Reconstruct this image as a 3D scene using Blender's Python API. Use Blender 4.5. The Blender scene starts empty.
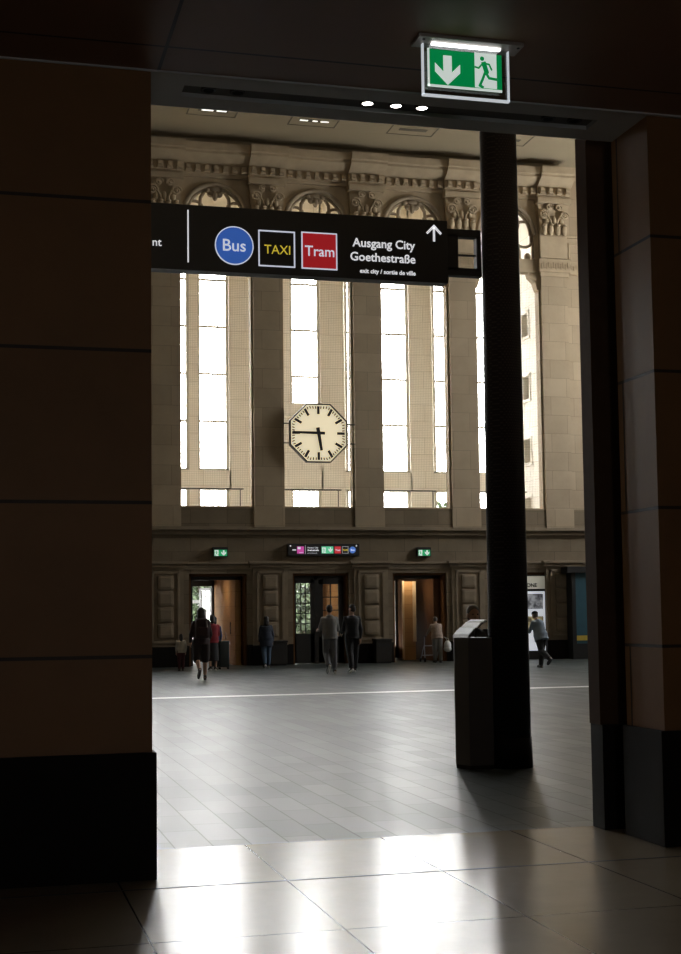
import bpy, bmesh, math, random
from mathutils import Vector, Matrix
S = bpy.context.scene
COL = S.collection
PI = math.pi
rnd = random.Random(7)

# ------------------------------------------------------------------ camera
CAM_H = 1.55
_r = Vector((0.96726, -0.25347, -0.01232)); _f = Vector((0.25304, 0.96460, 0.07437))
_f.normalize(); _r = (_r - _f * _r.dot(_f)).normalized(); _u = _r.cross(_f)
cam_d = bpy.data.cameras.new('camera'); cam = bpy.data.objects.new('camera', cam_d); COL.objects.link(cam)
cam.matrix_world = Matrix(((_r.x, _u.x, -_f.x, 0), (_r.y, _u.y, -_f.y, 0), (_r.z, _u.z, -_f.z, CAM_H), (0, 0, 0, 1)))
cam_d.sensor_fit = 'AUTO'; cam_d.sensor_width = 36.0
cam_d.lens = 1388.4 / 954 * 36
cam_d.shift_y = (510.6 - 477) / 954
cam_d.shift_x = (340.5 - 339.9) / 954
cam_d.clip_start = 0.05; cam_d.clip_end = 500
S.camera = cam

# ------------------------------------------------------------------ sky, exposure
SKY = 34.0
w = bpy.data.worlds.new('world'); S.world = w; w.use_nodes = True
nt = w.node_tree; nt.nodes.clear()
wo = nt.nodes.new('ShaderNodeOutputWorld'); bg = nt.nodes.new('ShaderNodeBackground')
tc = nt.nodes.new('ShaderNodeTexCoord'); sx = nt.nodes.new('ShaderNodeSeparateXYZ'); cr = nt.nodes.new('ShaderNodeValToRGB')
cr.color_ramp.elements[0].position = 0.0; cr.color_ramp.elements[0].color = (.99, .985, .95, 1)
cr.color_ramp.elements[1].position = 0.7; cr.color_ramp.elements[1].color = (.96, .97, 1.0, 1)
nt.links.new(tc.outputs['Generated'], sx.inputs[0]); nt.links.new(sx.outputs['Z'], cr.inputs['Fac'])
nt.links.new(cr.outputs['Color'], bg.inputs['Color']); bg.inputs['Strength'].default_value = SKY
nt.links.new(bg.outputs[0], wo.inputs[0])
S.view_settings.view_transform = 'Standard'; S.view_settings.look = 'None'
S.view_settings.exposure = 0.0; S.view_settings.gamma = 1.0; S.view_settings.use_curve_mapping = False
S.cycles.use_denoising = True
S.cycles.max_bounces = 9; S.cycles.diffuse_bounces = 5; S.cycles.glossy_bounces = 4
S.cycles.transmission_bounces = 6; S.cycles.transparent_max_bounces = 12
S.cycles.sample_clamp_indirect = 6.0; S.cycles.blur_glossy = 0.5
S.cycles.caustics_reflective = False; S.cycles.caustics_refractive = False

HALL_Z = 16.6
ADDED_HIGHWIN = (17.0, 21.0, 11.0, 12.2)          # x0 x1 z0 z1 of an unseen near-wall window added to light the far wall
def portal(name, loc, rot, sx_, sy_):
    d = bpy.data.lights.new(name, 'AREA'); d.shape = 'RECTANGLE'; d.size = sx_; d.size_y = sy_
    o = bpy.data.objects.new(name, d); o.location = loc; o.rotation_euler = rot; COL.objects.link(o)
    d.cycles.is_portal = True
    return o
portal('added_high_portal', ((ADDED_HIGHWIN[0] + ADDED_HIGHWIN[1]) / 2, 8.5, (ADDED_HIGHWIN[2] + ADDED_HIGHWIN[3]) / 2), (PI / 2, 0, 0), ADDED_HIGHWIN[1] - ADDED_HIGHWIN[0], ADDED_HIGHWIN[3] - ADDED_HIGHWIN[2])
portal('added_passage_portal', (1.0, -7.3, 2.2), (PI / 2, 0, 0), 1.0, 0.65)  # unseen opening behind the camera, added to light the piers
ADDED_SIDEWIN = (35.6, 40.2, 8.4, 13.0)           # y0 y1 z0 z1 of an unseen right-wall window added to brighten the right end
portal('added_side_portal', (26.3, (ADDED_SIDEWIN[0] + ADDED_SIDEWIN[1]) / 2, (ADDED_SIDEWIN[2] + ADDED_SIDEWIN[3]) / 2), (PI / 2, 0, PI / 2), ADDED_SIDEWIN[1] - ADDED_SIDEWIN[0], ADDED_SIDEWIN[3] - ADDED_SIDEWIN[2])
PITCH = 3.27
BAYS = [7.23 + PITCH * k for k in range(-4, 4)]       # bay centres; the last is 17.04
for bx_ in BAYS:
    portal('window_portal', (bx_, 47.6, 9.9), (PI / 2, 0, PI), 2.4, 10.0)

# ------------------------------------------------------------------ materials
MATS = {}
def nodes(name):
    m = bpy.data.materials.new(name); m.use_nodes = True
    t = m.node_tree; b = t.nodes['Principled BSDF']
    MATS[name] = m
    return m, t, b
def spec(b, v):
    k = 'Specular IOR Level'
    if k in b.inputs: b.inputs[k].default_value = v
def plain(name, col, rough=.6, metal=0, emit=None, es=0, var=.06, scale=9.0, sp=.5, bump=0):
    m, t, b = nodes(name); N = t.nodes; L = t.links
    b.inputs['Roughness'].default_value = rough; b.inputs['Metallic'].default_value = metal; spec(b, sp)
    co = N.new('ShaderNodeTexCoord'); no = N.new('ShaderNodeTexNoise'); no.inputs['Scale'].default_value = scale; no.inputs['Detail'].default_value = 4
    L.new(co.outputs['Object'], no.inputs['Vector'])
    mx = N.new('ShaderNodeMixRGB'); mx.inputs[1].default_value = tuple(c * (1 - var) for c in col) + (1,)
    mx.inputs[2].default_value = tuple(min(1, c * (1 + var)) for c in col) + (1,)
    L.new(no.outputs['Fac'], mx.inputs[0]); L.new(mx.outputs[0], b.inputs['Base Color'])
    if bump:
        bu = N.new('ShaderNodeBump'); bu.inputs['Strength'].default_value = bump; bu.inputs['Distance'].default_value = .02
        L.new(no.outputs['Fac'], bu.inputs['Height']); L.new(bu.outputs[0], b.inputs['Normal'])
    if emit:
        b.inputs['Emission Color'].default_value = tuple(emit) + (1,); b.inputs['Emission Strength'].default_value = es
    return m
def uvz(t, flat):
    """object coordinates turned into (x+y, z) on walls or (x, y) on floors"""
    N = t.nodes; L = t.links
    co = N.new('ShaderNodeTexCoord')
    if flat: return co.outputs['Object'], co.outputs['Object']
    s = N.new('ShaderNodeSeparateXYZ'); L.new(co.outputs['Object'], s.inputs[0])
    a = N.new('ShaderNodeMath'); a.operation = 'ADD'; L.new(s.outputs['X'], a.inputs[0]); L.new(s.outputs['Y'], a.inputs[1])
    c = N.new('ShaderNodeCombineXYZ'); L.new(a.outputs[0], c.inputs['X']); L.new(s.outputs['Z'], c.inputs['Y'])
    return c.outputs[0], co.outputs['Object']
def blocks(name, c1, c2, mortar, bw, bh, ms=.008, rough=.8, flat=False, off=.5, shift=(0, 0, 0), bump=.25, stain=.35, stain_col=(.05, .04, .03), sp=.3, rough_var=0.0, nscale=1.2, squash=1.0, rot=0, joint_dull=False):
    m, t, b = nodes(name); N = t.nodes; L = t.links
    v, obj_co = uvz(t, flat)
    mp = N.new('ShaderNodeMapping'); mp.inputs['Location'].default_value = shift; mp.inputs['Rotation'].default_value = (0, 0, rot); L.new(v, mp.inputs['Vector'])
    br = N.new('ShaderNodeTexBrick'); L.new(mp.outputs[0], br.inputs['Vector'])
    br.inputs['Scale'].default_value = 1; br.inputs['Brick Width'].default_value = bw; br.inputs['Row Height'].default_value = bh
    br.inputs['Mortar Size'].default_value = ms; br.inputs['Mortar Smooth'].default_value = .2; br.offset = off
    br.inputs['Color1'].default_value = tuple(c1) + (1,); br.inputs['Color2'].default_value = tuple(c2) + (1,); br.inputs['Mortar'].default_value = tuple(mortar) + (1,)
    br.inputs['Bias'].default_value = 0
    no = N.new('ShaderNodeTexNoise'); no.inputs['Scale'].default_value = nscale; no.inputs['Detail'].default_value = 8; no.inputs['Roughness'].default_value = .65
    L.new(obj_co, no.inputs['Vector'])
    rp = N.new('ShaderNodeValToRGB'); rp.color_ramp.elements[0].position = .42; rp.color_ramp.elements[1].position = .75
    rp.color_ramp.elements[0].color = (0, 0, 0, 1); rp.color_ramp.elements[1].color = (stain, stain, stain, 1)
    L.new(no.outputs['Fac'], rp.inputs[0])
    mx = N.new('ShaderNodeMixRGB'); L.new(rp.outputs[0], mx.inputs[0]); L.new(br.outputs['Color'], mx.inputs[1]); mx.inputs[2].default_value = tuple(stain_col) + (1,)
    L.new(mx.outputs[0], b.inputs['Base Color'])
    b.inputs['Roughness'].default_value = rough; spec(b, sp)
    n2 = N.new('ShaderNodeTexNoise'); n2.inputs['Scale'].default_value = 14; n2.inputs['Detail'].default_value = 5; L.new(obj_co, n2.inputs['Vector'])
    if joint_dull:
        ms_ = N.new('ShaderNodeMapRange'); ms_.inputs['To Min'].default_value = sp; ms_.inputs['To Max'].default_value = sp * .3
        L.new(br.outputs['Fac'], ms_.inputs['Value']); L.new(ms_.outputs[0], b.inputs['Specular IOR Level'])
    if rough_var:
        mr = N.new('ShaderNodeMapRange'); mr.inputs['From Min'].default_value = .0; mr.inputs['From Max'].default_value = 1.0; mr.interpolation_type = 'SMOOTHSTEP'
        mr.inputs['To Min'].default_value = rough - rough_var; mr.inputs['To Max'].default_value = rough + rough_var
        if joint_dull:
            wn = N.new('ShaderNodeTexBrick'); L.new(mp.outputs[0], wn.inputs['Vector']); wn.inputs['Scale'].default_value = 1
            for k_ in ('Brick Width', 'Row Height'): wn.inputs[k_].default_value = br.inputs[k_].default_value
            wn.inputs['Mortar Size'].default_value = 0; wn.offset = off
            wn.inputs['Color1'].default_value = (.1, .1, .1, 1); wn.inputs['Color2'].default_value = (.9, .9, .9, 1)
            av = N.new('ShaderNodeMixRGB'); av.inputs[0].default_value = .5; L.new(wn.outputs['Color'], av.inputs[1])
            n3 = N.new('ShaderNodeTexNoise'); n3.inputs['Scale'].default_value = nscale; n3.inputs['Detail'].default_value = 1; L.new(obj_co, n3.inputs['Vector']); L.new(n3.outputs['Fac'], av.inputs[2])
            L.new(av.outputs[0], mr.inputs['Value'])
        else:
            L.new(no.outputs['Fac'], mr.inputs['Value'])
        L.new(mr.outputs[0], b.inputs['Roughness'])
    if bump:
        ad = N.new('ShaderNodeMath'); ad.operation = 'MULTIPLY_ADD'; L.new(br.outputs['Fac'], ad.inputs[0]); ad.inputs[1].default_value = -1.0; L.new(n2.outputs['Fac'], ad.inputs[2])
        bu = N.new('ShaderNodeBump'); bu.inputs['Strength'].default_value = bump; bu.inputs['Distance'].default_value = .01
        L.new(ad.outputs[0], bu.inputs['Height']); L.new(bu.outputs[0], b.inputs['Normal'])
    return m
def glass(name, tint=(1, 1, 1), refl=.06):
    m, t, b = nodes(name); N = t.nodes; L = t.links
    out = N['Material Output']; N.remove(b)
    tr = N.new('ShaderNodeBsdfTransparent'); tr.inputs[0].default_value = tuple(tint) + (1,)
    gl = N.new('ShaderNodeBsdfGlossy'); gl.inputs['Roughness'].default_value = .03
    mx = N.new('ShaderNodeMixShader'); mx.inputs[0].default_value = refl
    L.new(tr.outputs[0], mx.inputs[1]); L.new(gl.outputs[0], mx.inputs[2]); L.new(mx.outputs[0], out.inputs[0])
    return m
def emis(name, col, s):
    return plain(name, tuple(c * .8 for c in col), .4, 0, col, s, var=.02)
def net_mat(name):
    """knotted bird netting: thin grey threads, open cells"""
    m, t, b = nodes(name); N = t.nodes; L = t.links
    out = N['Material Output']
    v, _o = uvz(t, False)
    br = N.new('ShaderNodeTexBrick'); L.new(v, br.inputs['Vector']); br.offset = 0
    br.inputs['Scale'].default_value = 1; br.inputs['Brick Width'].default_value = .056; br.inputs['Row Height'].default_value = .056; br.inputs['Mortar Size'].default_value = .0042; br.inputs['Mortar Smooth'].default_value = 0
    b.inputs['Base Color'].default_value = (.5, .47, .4, 1); b.inputs['Roughness'].default_value = .8
    tr = N.new('ShaderNodeBsdfTransparent'); mx = N.new('ShaderNodeMixShader')
    L.new(br.outputs['Fac'], mx.inputs[0]); L.new(tr.outputs[0], mx.inputs[1]); L.new(b.outputs[0], mx.inputs[2]); L.new(mx.outputs[0], out.inputs[0])
    return m

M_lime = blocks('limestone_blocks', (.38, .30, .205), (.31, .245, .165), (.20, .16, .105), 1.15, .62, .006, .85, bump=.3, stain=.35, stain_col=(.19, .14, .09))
M_lime_low = blocks('dark_limestone_blocks', (.215, .17, .115), (.17, .135, .09), (.09, .07, .045), 1.15, .44, .006, .9, bump=.4, stain=.45, stain_col=(.10, .075, .05), sp=.2)  # darker tone of the limestone for the lower storey
M_lime_lowp = plain('dark_carved_limestone', (.22, .175, .12), .9, var=.3, scale=3, bump=.3, sp=.2)  # same darker tone for the lower mouldings
M_lime_plain = plain('carved_limestone', (.38, .30, .20), .85, var=.25, scale=3, bump=.25, sp=.3)
M_lime_old = plain('weathered_limestone', (.30, .24, .17), .9, var=.45, scale=2.2, bump=.4, sp=.25)
M_outer = blocks('gallery_stone', (.88, .84, .75), (.85, .80, .70), (.50, .45, .36), 1.0, .6, .006, .85, bump=.15, stain=.15, stain_col=(.50, .44, .34))
M_plaster = plain('hall_plaster', (.30, .25, .17), .9, var=.08, scale=.6, sp=.2)
M_pier = blocks('brown_stone_slabs', (.26, .125, .045), (.235, .112, .039), (.03, .018, .01), 6.0, .925, .012, .55, bump=.12, stain=.3, stain_col=(.10, .055, .025), shift=(1.7, -.386, 0), sp=.35)
M_black = plain('black_stone', (.008, .006, .005), .65, var=.3, scale=5, sp=.12)
M_soffit = plain('steel_soffit', (.52, .54, .57), .5, 0, var=.12, scale=2, sp=.4)
M_darkmetal = plain('dark_metal', (.018, .017, .016), .5, .3, var=.15)
M_postmetal = plain('dark_post_stone', (.075, .040, .022), .75, 0, var=.2, sp=.1)
M_ceil = blocks('brown_ceiling_panels', (.24, .135, .09), (.22, .125, .082), (.02, .012, .008), 3.6, 9.0, .012, .5, flat=True, off=0, shift=(2.53, 1.0, 0), bump=.05, stain=.2, stain_col=(.10, .06, .04))
M_fl_hall = blocks('grey_hall_tiles', (.056, .068, .063), (.043, .053, .050), (.010, .010, .009), .78, .26, .006, .36, flat=True, off=.37, bump=.03, stain=.0, sp=.25, rough_var=.04, nscale=.7, joint_dull=True, rot=PI / 2)
M_fl_ent = blocks('polished_beige_tiles', (.40, .33, .23), (.37, .30, .205), (.03, .025, .02), .957, 1.33, .006, .235, flat=True, off=0, shift=(.142, -.10, 0), bump=.02, stain=.3, stain_col=(.24, .18, .12), sp=1.0, rough_var=.03, nscale=2.0, joint_dull=True)
M_strip = plain('pale_floor_strip', (.90, .89, .86), .38, var=.05, scale=1.5, sp=1.0)
M_wood = blocks('oak_panelling', (.40, .23, .10), (.37, .21, .09), (.16, .085, .035), 2.6, .46, .004, .75, bump=.05, stain=.25, stain_col=(.25, .13, .055), nscale=3, sp=.08)
M_woodedge = plain('pale_oak_edge', (.58, .44, .27), .5, var=.08)
M_wooddark = plain('dark_stained_oak', (.12, .058, .026), .8, var=.2, scale=4, sp=.06)
M_door = plain('black_painted_door', (.010, .009, .008), .4, var=.2)
M_window = plain('window_frame_grey', (.6, .57, .5), .6, var=.1)
M_paving = plain('pale_paving', (.10, .095, .085), .85, var=.1, scale=.8)
M_glass = glass('window_glass')
M_net = net_mat('bird_netting')

# ------------------------------------------------------------------ mesh builder
class MB:
    def __init__(self): self.bm = bmesh.new(); self.mats = []
    def _mi(self, faces, mi):
        for f in faces: f.material_index = mi
    def box(self, x0, x1, y0, y1, z0, z1, bev=0, mi=0):
        r = bmesh.ops.create_cube(self.bm, size=1.0); v = r['verts']
        for p in v: p.co = Vector(((x0 + x1) / 2 + p.co.x * (x1 - x0), (y0 + y1) / 2 + p.co.y * (y1 - y0), (z0 + z1) / 2 + p.co.z * (z1 - z0)))
        fs = set(f for p in v for f in p.link_faces); self._mi(fs, mi)
        if bev:
            es = list(set(e for p in v for e in p.link_edges))
            rr = bmesh.ops.bevel(self.bm, geom=es, offset=bev, segments=2, profile=.7, affect='EDGES')
            self._mi(rr['faces'], mi)
        return self
    def prism(self, pts, y0, y1, mi=0, axis='y'):
        """polygon in (x, z) extruded from y0 to y1; axis 'x': polygon in (y, z); axis 'z': polygon in (x, y)"""
        def P(a, b, d): return {'y': (a, d, b), 'x': (d, a, b), 'z': (a, b, d)}[axis]
        A = [self.bm.verts.new(P(a, b, y0)) for a, b in pts]; B = [self.bm.verts.new(P(a, b, y1)) for a, b in pts]
        n = len(pts); fs = [self.bm.faces.new(A), self.bm.faces.new(B[::-1])]
        for i in range(n): fs.append(self.bm.faces.new((A[i], B[i], B[(i + 1) % n], A[(i + 1) % n])))
        self._mi(fs, mi); bmesh.ops.recalc_face_normals(self.bm, faces=fs)
        return self
    def tube(self, pts, radii, seg=10, mi=0, cap=True):
        pts = [Vector(p) for p in pts]
        if not isinstance(radii, (list, tuple)): radii = [radii] * len(pts)
        rings = []; up = Vector((0, 0, 1)); prev = None
        for i, p in enumerate(pts):
            d = (pts[min(i + 1, len(pts) - 1)] - pts[max(i - 1, 0)])
            d = d.normalized() if d.length > 1e-9 else Vector((0, 0, 1))
            if prev is None:
                a = d.cross(Vector((0, 1, 0)) if abs(d.y) < .9 else Vector((1, 0, 0))).normalized()
            else:
                a = (prev - d * prev.dot(d)).normalized()
            prev = a; b = d.cross(a)
            r = radii[i]; rx, ry = r if isinstance(r, (tuple, list)) else (r, r)
            rings.append([self.bm.verts.new(p + a * math.cos(2 * PI * k / seg) * rx + b * math.sin(2 * PI * k / seg) * ry) for k in range(seg)])
        fs = []
        for i in range(len(rings) - 1):
            for k in range(seg): fs.append(self.bm.faces.new((rings[i][k], rings[i][(k + 1) % seg], rings[i + 1][(k + 1) % seg], rings[i + 1][k])))
        if cap: fs.append(self.bm.faces.new(rings[0][::-1])); fs.append(self.bm.faces.new(rings[-1]))
        self._mi(fs, mi)
        return self
    def ell(self, c, r, seg=14, ring=10, mi=0, mat=None):
        if not isinstance(r, (list, tuple)): r = (r, r, r)
        res = bmesh.ops.create_uvsphere(self.bm, u_segments=seg, v_segments=ring, radius=1.0)
        for v in res['verts']:
            p = Vector((v.co.x * r[0], v.co.y * r[1], v.co.z * r[2]))
            if mat: p = mat @ p
            v.co = p + Vector(c)
        self._mi(set(f for v in res['verts'] for f in v.link_faces), mi)
        return self
    def cyl(self, c0, c1, r, seg=20, r2=None, mi=0):
        return self.tube([c0, c1], [r, r if r2 is None else r2], seg, mi)
    def build(self, name, mat=None, parent=None, smooth=False, loc=None, kind=None, label=None):
        me = bpy.data.meshes.new(name); bmesh.ops.recalc_face_normals(self.bm, faces=self.bm.faces[:])
        self.bm.to_mesh(me); self.bm.free()
        for m in (mat if isinstance(mat, (list, tuple)) else [mat]):
            if m: me.materials.append(m)
        if smooth:
            for p in me.polygons: p.use_smooth = True
        o = bpy.data.objects.new(name, me); COL.objects.link(o)
        if parent is not None: o.parent = parent
        if loc is not None: o.location = loc
        if kind: o['kind'] = kind
        if label: o['label'] = label
        return o
def struct(mb, name, mat, smooth=False): return mb.build(name, mat, None, smooth, kind='structure')
def thing(name, label, cat, loc=(0, 0, 0), rz=0, group=None):
    o = bpy.data.objects.new(name, None); o.location = loc; o.rotation_euler = (0, 0, rz); o.empty_display_size = .1
    COL.objects.link(o); o['label'] = label; o['category'] = cat
    if group: o['group'] = group
    return o
def tag(o, label, cat, group=None):
    o['label'] = label; o['category'] = cat
    if group: o['group'] = group
    return o
def copy_thing(root, loc, label, group=None):
    r = root.copy(); COL.objects.link(r); r.location = loc; r['label'] = label
    if group: r['group'] = group
    for ch in list(root.children):
        c = ch.copy(); COL.objects.link(c); c.parent = r
        for g in list(ch.children):
            d = g.copy(); COL.objects.link(d); d.parent = c
    return r
def text(name, s, x0, x1, zb, y, mat, parent, bold=0.0, height=None, depth=.006, z_sq=1.0):
    """raised lettering on a plane of constant y, baseline zb, spanning x0..x1 (or of a given cap height from x0)"""
    cu = bpy.data.curves.new(name, 'FONT'); cu.body = s; cu.size = 1.0; cu.offset = bold; cu.resolution_u = 3
    tmp = bpy.data.objects.new(name, cu); COL.objects.link(tmp)
    bpy.context.view_layer.update()
    me = bpy.data.meshes.new_from_object(tmp.evaluated_get(bpy.context.evaluated_depsgraph_get()))
    bpy.data.objects.remove(tmp); bpy.data.curves.remove(cu)
    xs = [v.co.x for v in me.vertices]; mn, mxx = min(xs), max(xs)
    k = (x1 - x0) / (mxx - mn) if x1 is not None else height / .72
    for v in me.vertices: v.co = Vector((x0 + (v.co.x - mn) * k, y, zb + v.co.y * k * z_sq))
    bm = bmesh.new(); bm.from_mesh(me)
    r = bmesh.ops.extrude_face_region(bm, geom=bm.faces[:])
    for g in r['geom']:
        if isinstance(g, bmesh.types.BMVert): g.co.y -= depth
    bmesh.ops.recalc_face_normals(bm, faces=bm.faces[:]); bm.to_mesh(me); bm.free()
    me.materials.clear(); me.materials.append(mat)
    o = bpy.data.objects.new(name, me); COL.objects.link(o); o.parent = parent
    return o

# ------------------------------------------------------------------ structure: floors
FAR = 42.5            # front plane of the far wall
mb = MB(); mb.box(-10, 26, 9.40, 53, -.12, 0); struct(mb, 'floor', M_fl_hall)
mb = MB(); mb.box(-5, 10, -7, 9.40, -.12, 0); struct(mb, 'floor_entrance', M_fl_ent)
mb = MB(); mb.box(-5, 10, 8.062, 8.082, -.05, .0015); struct(mb, 'trim_1', M_darkmetal)
mb = MB(); mb.box(-10, 24, 26.40, 26.78, -.05, .0012); struct(mb, 'trim_2', M_strip)
mb = MB(); mb.box(-40, 60, 47.3, 140, -.2, -.02); struct(mb, 'ground_outside', M_paving)
mb = MB(); mb.box(-10, 30, 47.5, 57.5, 3.55, 3.85); struct(mb, 'added_roof_outside', M_darkmetal)  # unseen canopy added to keep sky light out of the porches
mb = MB()
for px_ in (4.0, 14.5, 24.0): mb.tube([(px_, 57.0, -.02), (px_, 57.0, 3.56)], .09, 12)
struct(mb, 'added_pillar_outside', M_darkmetal)  # posts carrying the added canopy

# entrance passage: ceiling, piers, side and back walls
ZC = 4.92
mb = MB(); mb.box(-5, 10, -7, 8.37, ZC, ZC + .3); struct(mb, 'ceiling_entrance', M_ceil)
mb = MB(); mb.box(-5.3, -5, -7, 8.4, 0, ZC + .3); struct(mb, 'wall_entrance_left', M_pier)
mb = MB(); mb.box(10, 10.3, -7, 8.4, 0, ZC + .3); struct(mb, 'wall_entrance_right', M_pier)
mb = MB(); mb.box(-5.3, .5, -7.3, -7, 0, ZC + .3); mb.box(1.5, 10.3, -7.3, -7, 0, ZC + .3); mb.box(.5, 1.5, -7.3, -7, 2.60, ZC + .3); mb.box(.5, 1.5, -7.3, -7, 0, 1.95); struct(mb, 'wall_entrance_back', M_pier)
mb = MB(); mb.box(-5, 1.022, 8.37, 8.97, .744, ZC + .02); struct(mb, 'wall_left', M_pier)
mb = MB(); mb.box(-5, 1.045, 8.335, 8.97, 0, .744, .006); struct(mb, 'baseboard_left', M_black)
mb = MB(); mb.box(4.41, 10, 8.42, 8.97, .755, ZC + .02); struct(mb, 'wall_right', M_pier)
mb = MB(); mb.box(4.375, 10, 8.395, 8.97, 0, .755, .006); struct(mb, 'baseboard_right', M_black)
# dark post and recess behind the right pier, mirrored behind the left one
mb = MB(); mb.box(4.53, 10, 8.97, 9.22, 0, ZC + .1); mb.box(-5, .95, 8.97, 9.22, 0, ZC + .1); struct(mb, 'wall_recess', M_darkmetal)
mb = MB(); mb.box(4.315, 10, 9.20, 9.38, .74, 6.2); mb.box(-5, 1.105, 9.20, 9.38, .74, 6.2); struct(mb, 'trim_3', M_postmetal)
mb = MB(); mb.box(4.325, 10, 9.19, 9.385, 0, .74); mb.box(-5, 1.105, 9.19, 9.385, 0, .74); struct(mb, 'baseboard_post', M_black)
# soffit of the opening with its sunk lighting slot
SL = (1.26, 4.12, 8.575, 8.765)
mb = MB()
mb.box(-5, SL[0], 8.37, 8.96, ZC, ZC + .3); mb.box(SL[1], 10, 8.37, 8.96, ZC, ZC + .3)
mb.box(SL[0], SL[1], 8.37, SL[2], ZC, ZC + .3); mb.box(SL[0], SL[1], SL[3], 8.96, ZC, ZC + .3)
mb.box(-5, 10, 8.36, 8.372, ZC - .012, ZC + .02)
struct(mb, 'trim_4', M_soffit)
mb = MB(); mb.box(SL[0] - .02, SL[1] + .02, SL[2] - .02, SL[3] + .02, ZC + .028, ZC + .29); struct(mb, 'trim_13', plain('slot_grey', (.13, .13, .135), .6, var=.1))
x0, x1, z0, z1 = ADDED_HIGHWIN
mb = MB()
for q in ((-10.4, 26.4, ZC + .25, z0), (-10.4, 26.4, z1, 17.2), (-10.4, x0, z0, z1), (x1, 26.4, z0, z1)): mb.box(q[0], q[1], 8.52, 8.962, q[2], q[3])
mb.box(-10.4, -4.9, 8.52, 9.38, 0, ZC + .4); mb.box(9.9, 26.4, 8.52, 9.38, 0, ZC + .4); struct(mb, 'wall_near', M_lime)

# hall shell
mb = MB(); mb.box(-10.4, -10, 8.5, 47.5, 0, 17.2); struct(mb, 'wall_hall_left', M_lime)
y0, y1, z0, z1 = ADDED_SIDEWIN
mb = MB(); mb.box(26, 26.4, 8.5, y0, 0, 17.2); mb.box(26, 26.4, y1, 47.5, 0, 17.2); mb.box(26, 26.4, y0, y1, 0, z0); mb.box(26, 26.4, y0, y1, z1, 17.2); struct(mb, 'wall_hall_right', M_lime)
mb = MB(); mb.box(-10.4, 26.4, 8.5, 47.6, HALL_Z, HALL_Z + .4); struct(mb, 'ceiling', M_plaster)
mb = MB()
for i in range(9): xx = x0 + (x1 - x0) * i / 8; mb.box(xx - .05, xx + .05, 8.7, 8.8, ADDED_HIGHWIN[2], ADDED_HIGHWIN[3])
for i in range(4): zz = ADDED_HIGHWIN[2] + (ADDED_HIGHWIN[3] - ADDED_HIGHWIN[2]) * i / 3; mb.box(x0, x1, 8.7, 8.8, zz - .04, zz + .04)
for i in range(5): yy = y0 + (y1 - y0) * i / 4; mb.box(26.15, 26.25, yy - .05, yy + .05, z0, z1)
for i in range(4): zz = z0 + (z1 - z0) * i / 3; mb.box(26.15, 26.25, y0, y1, zz - .04, zz + .04)
struct(mb, 'window_20', M_window)  # glazing bars of the two added hall windows

# ------------------------------------------------------------------ far wall, lower storey
PIL = [(8.40 + PITCH * k, 9.33 + PITCH * k) for k in range(-5, 4)]     # pilasters; the last is 18.21-19.14
DOORS = [(b - .905, b + .905) for b in BAYS]
DOORS[-1] = (16.12, 18.14)       # the wider niche of the poster case
DH = 2.84
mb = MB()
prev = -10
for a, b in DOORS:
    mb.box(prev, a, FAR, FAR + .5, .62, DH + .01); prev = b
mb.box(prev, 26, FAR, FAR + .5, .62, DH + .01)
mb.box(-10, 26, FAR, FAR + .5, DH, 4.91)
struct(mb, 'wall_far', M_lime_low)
mb = MB(); prev = -10
for a, b in DOORS:
    mb.box(prev, a, FAR - .03, FAR + .5, 0, .64); prev = b
mb.box(prev, 26, FAR - .03, FAR + .5, 0, .64)
struct(mb, 'baseboard_far', M_black)
# door surrounds: stepped stone architrave set in each opening
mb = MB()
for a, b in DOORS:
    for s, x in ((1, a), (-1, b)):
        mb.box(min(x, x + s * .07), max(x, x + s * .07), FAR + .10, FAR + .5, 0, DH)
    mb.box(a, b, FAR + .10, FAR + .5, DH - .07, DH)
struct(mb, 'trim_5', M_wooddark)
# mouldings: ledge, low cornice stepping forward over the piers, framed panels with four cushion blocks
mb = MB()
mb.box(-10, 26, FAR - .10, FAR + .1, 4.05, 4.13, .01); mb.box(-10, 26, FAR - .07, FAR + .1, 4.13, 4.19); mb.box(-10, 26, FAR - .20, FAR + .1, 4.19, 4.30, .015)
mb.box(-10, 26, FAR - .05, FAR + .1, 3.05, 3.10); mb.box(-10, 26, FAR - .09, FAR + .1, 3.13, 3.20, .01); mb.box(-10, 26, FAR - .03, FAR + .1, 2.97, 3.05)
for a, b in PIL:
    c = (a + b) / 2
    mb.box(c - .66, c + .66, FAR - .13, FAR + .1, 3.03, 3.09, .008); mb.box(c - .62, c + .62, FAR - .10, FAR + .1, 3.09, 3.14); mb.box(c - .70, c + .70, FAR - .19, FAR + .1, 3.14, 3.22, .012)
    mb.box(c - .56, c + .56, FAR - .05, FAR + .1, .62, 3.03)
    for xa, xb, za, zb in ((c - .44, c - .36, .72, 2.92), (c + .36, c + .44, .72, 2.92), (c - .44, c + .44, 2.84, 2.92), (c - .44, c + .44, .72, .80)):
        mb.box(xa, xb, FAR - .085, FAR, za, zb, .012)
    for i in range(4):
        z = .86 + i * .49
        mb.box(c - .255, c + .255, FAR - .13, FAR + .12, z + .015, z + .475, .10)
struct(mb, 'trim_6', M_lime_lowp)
mb = MB()
for a, b in PIL:
    c = (a + b) / 2; mb.box(c - .58, c + .58, FAR - .09, FAR + .1, 0, .62, .01)
struct(mb, 'baseboard_piers', M_black)

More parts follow.
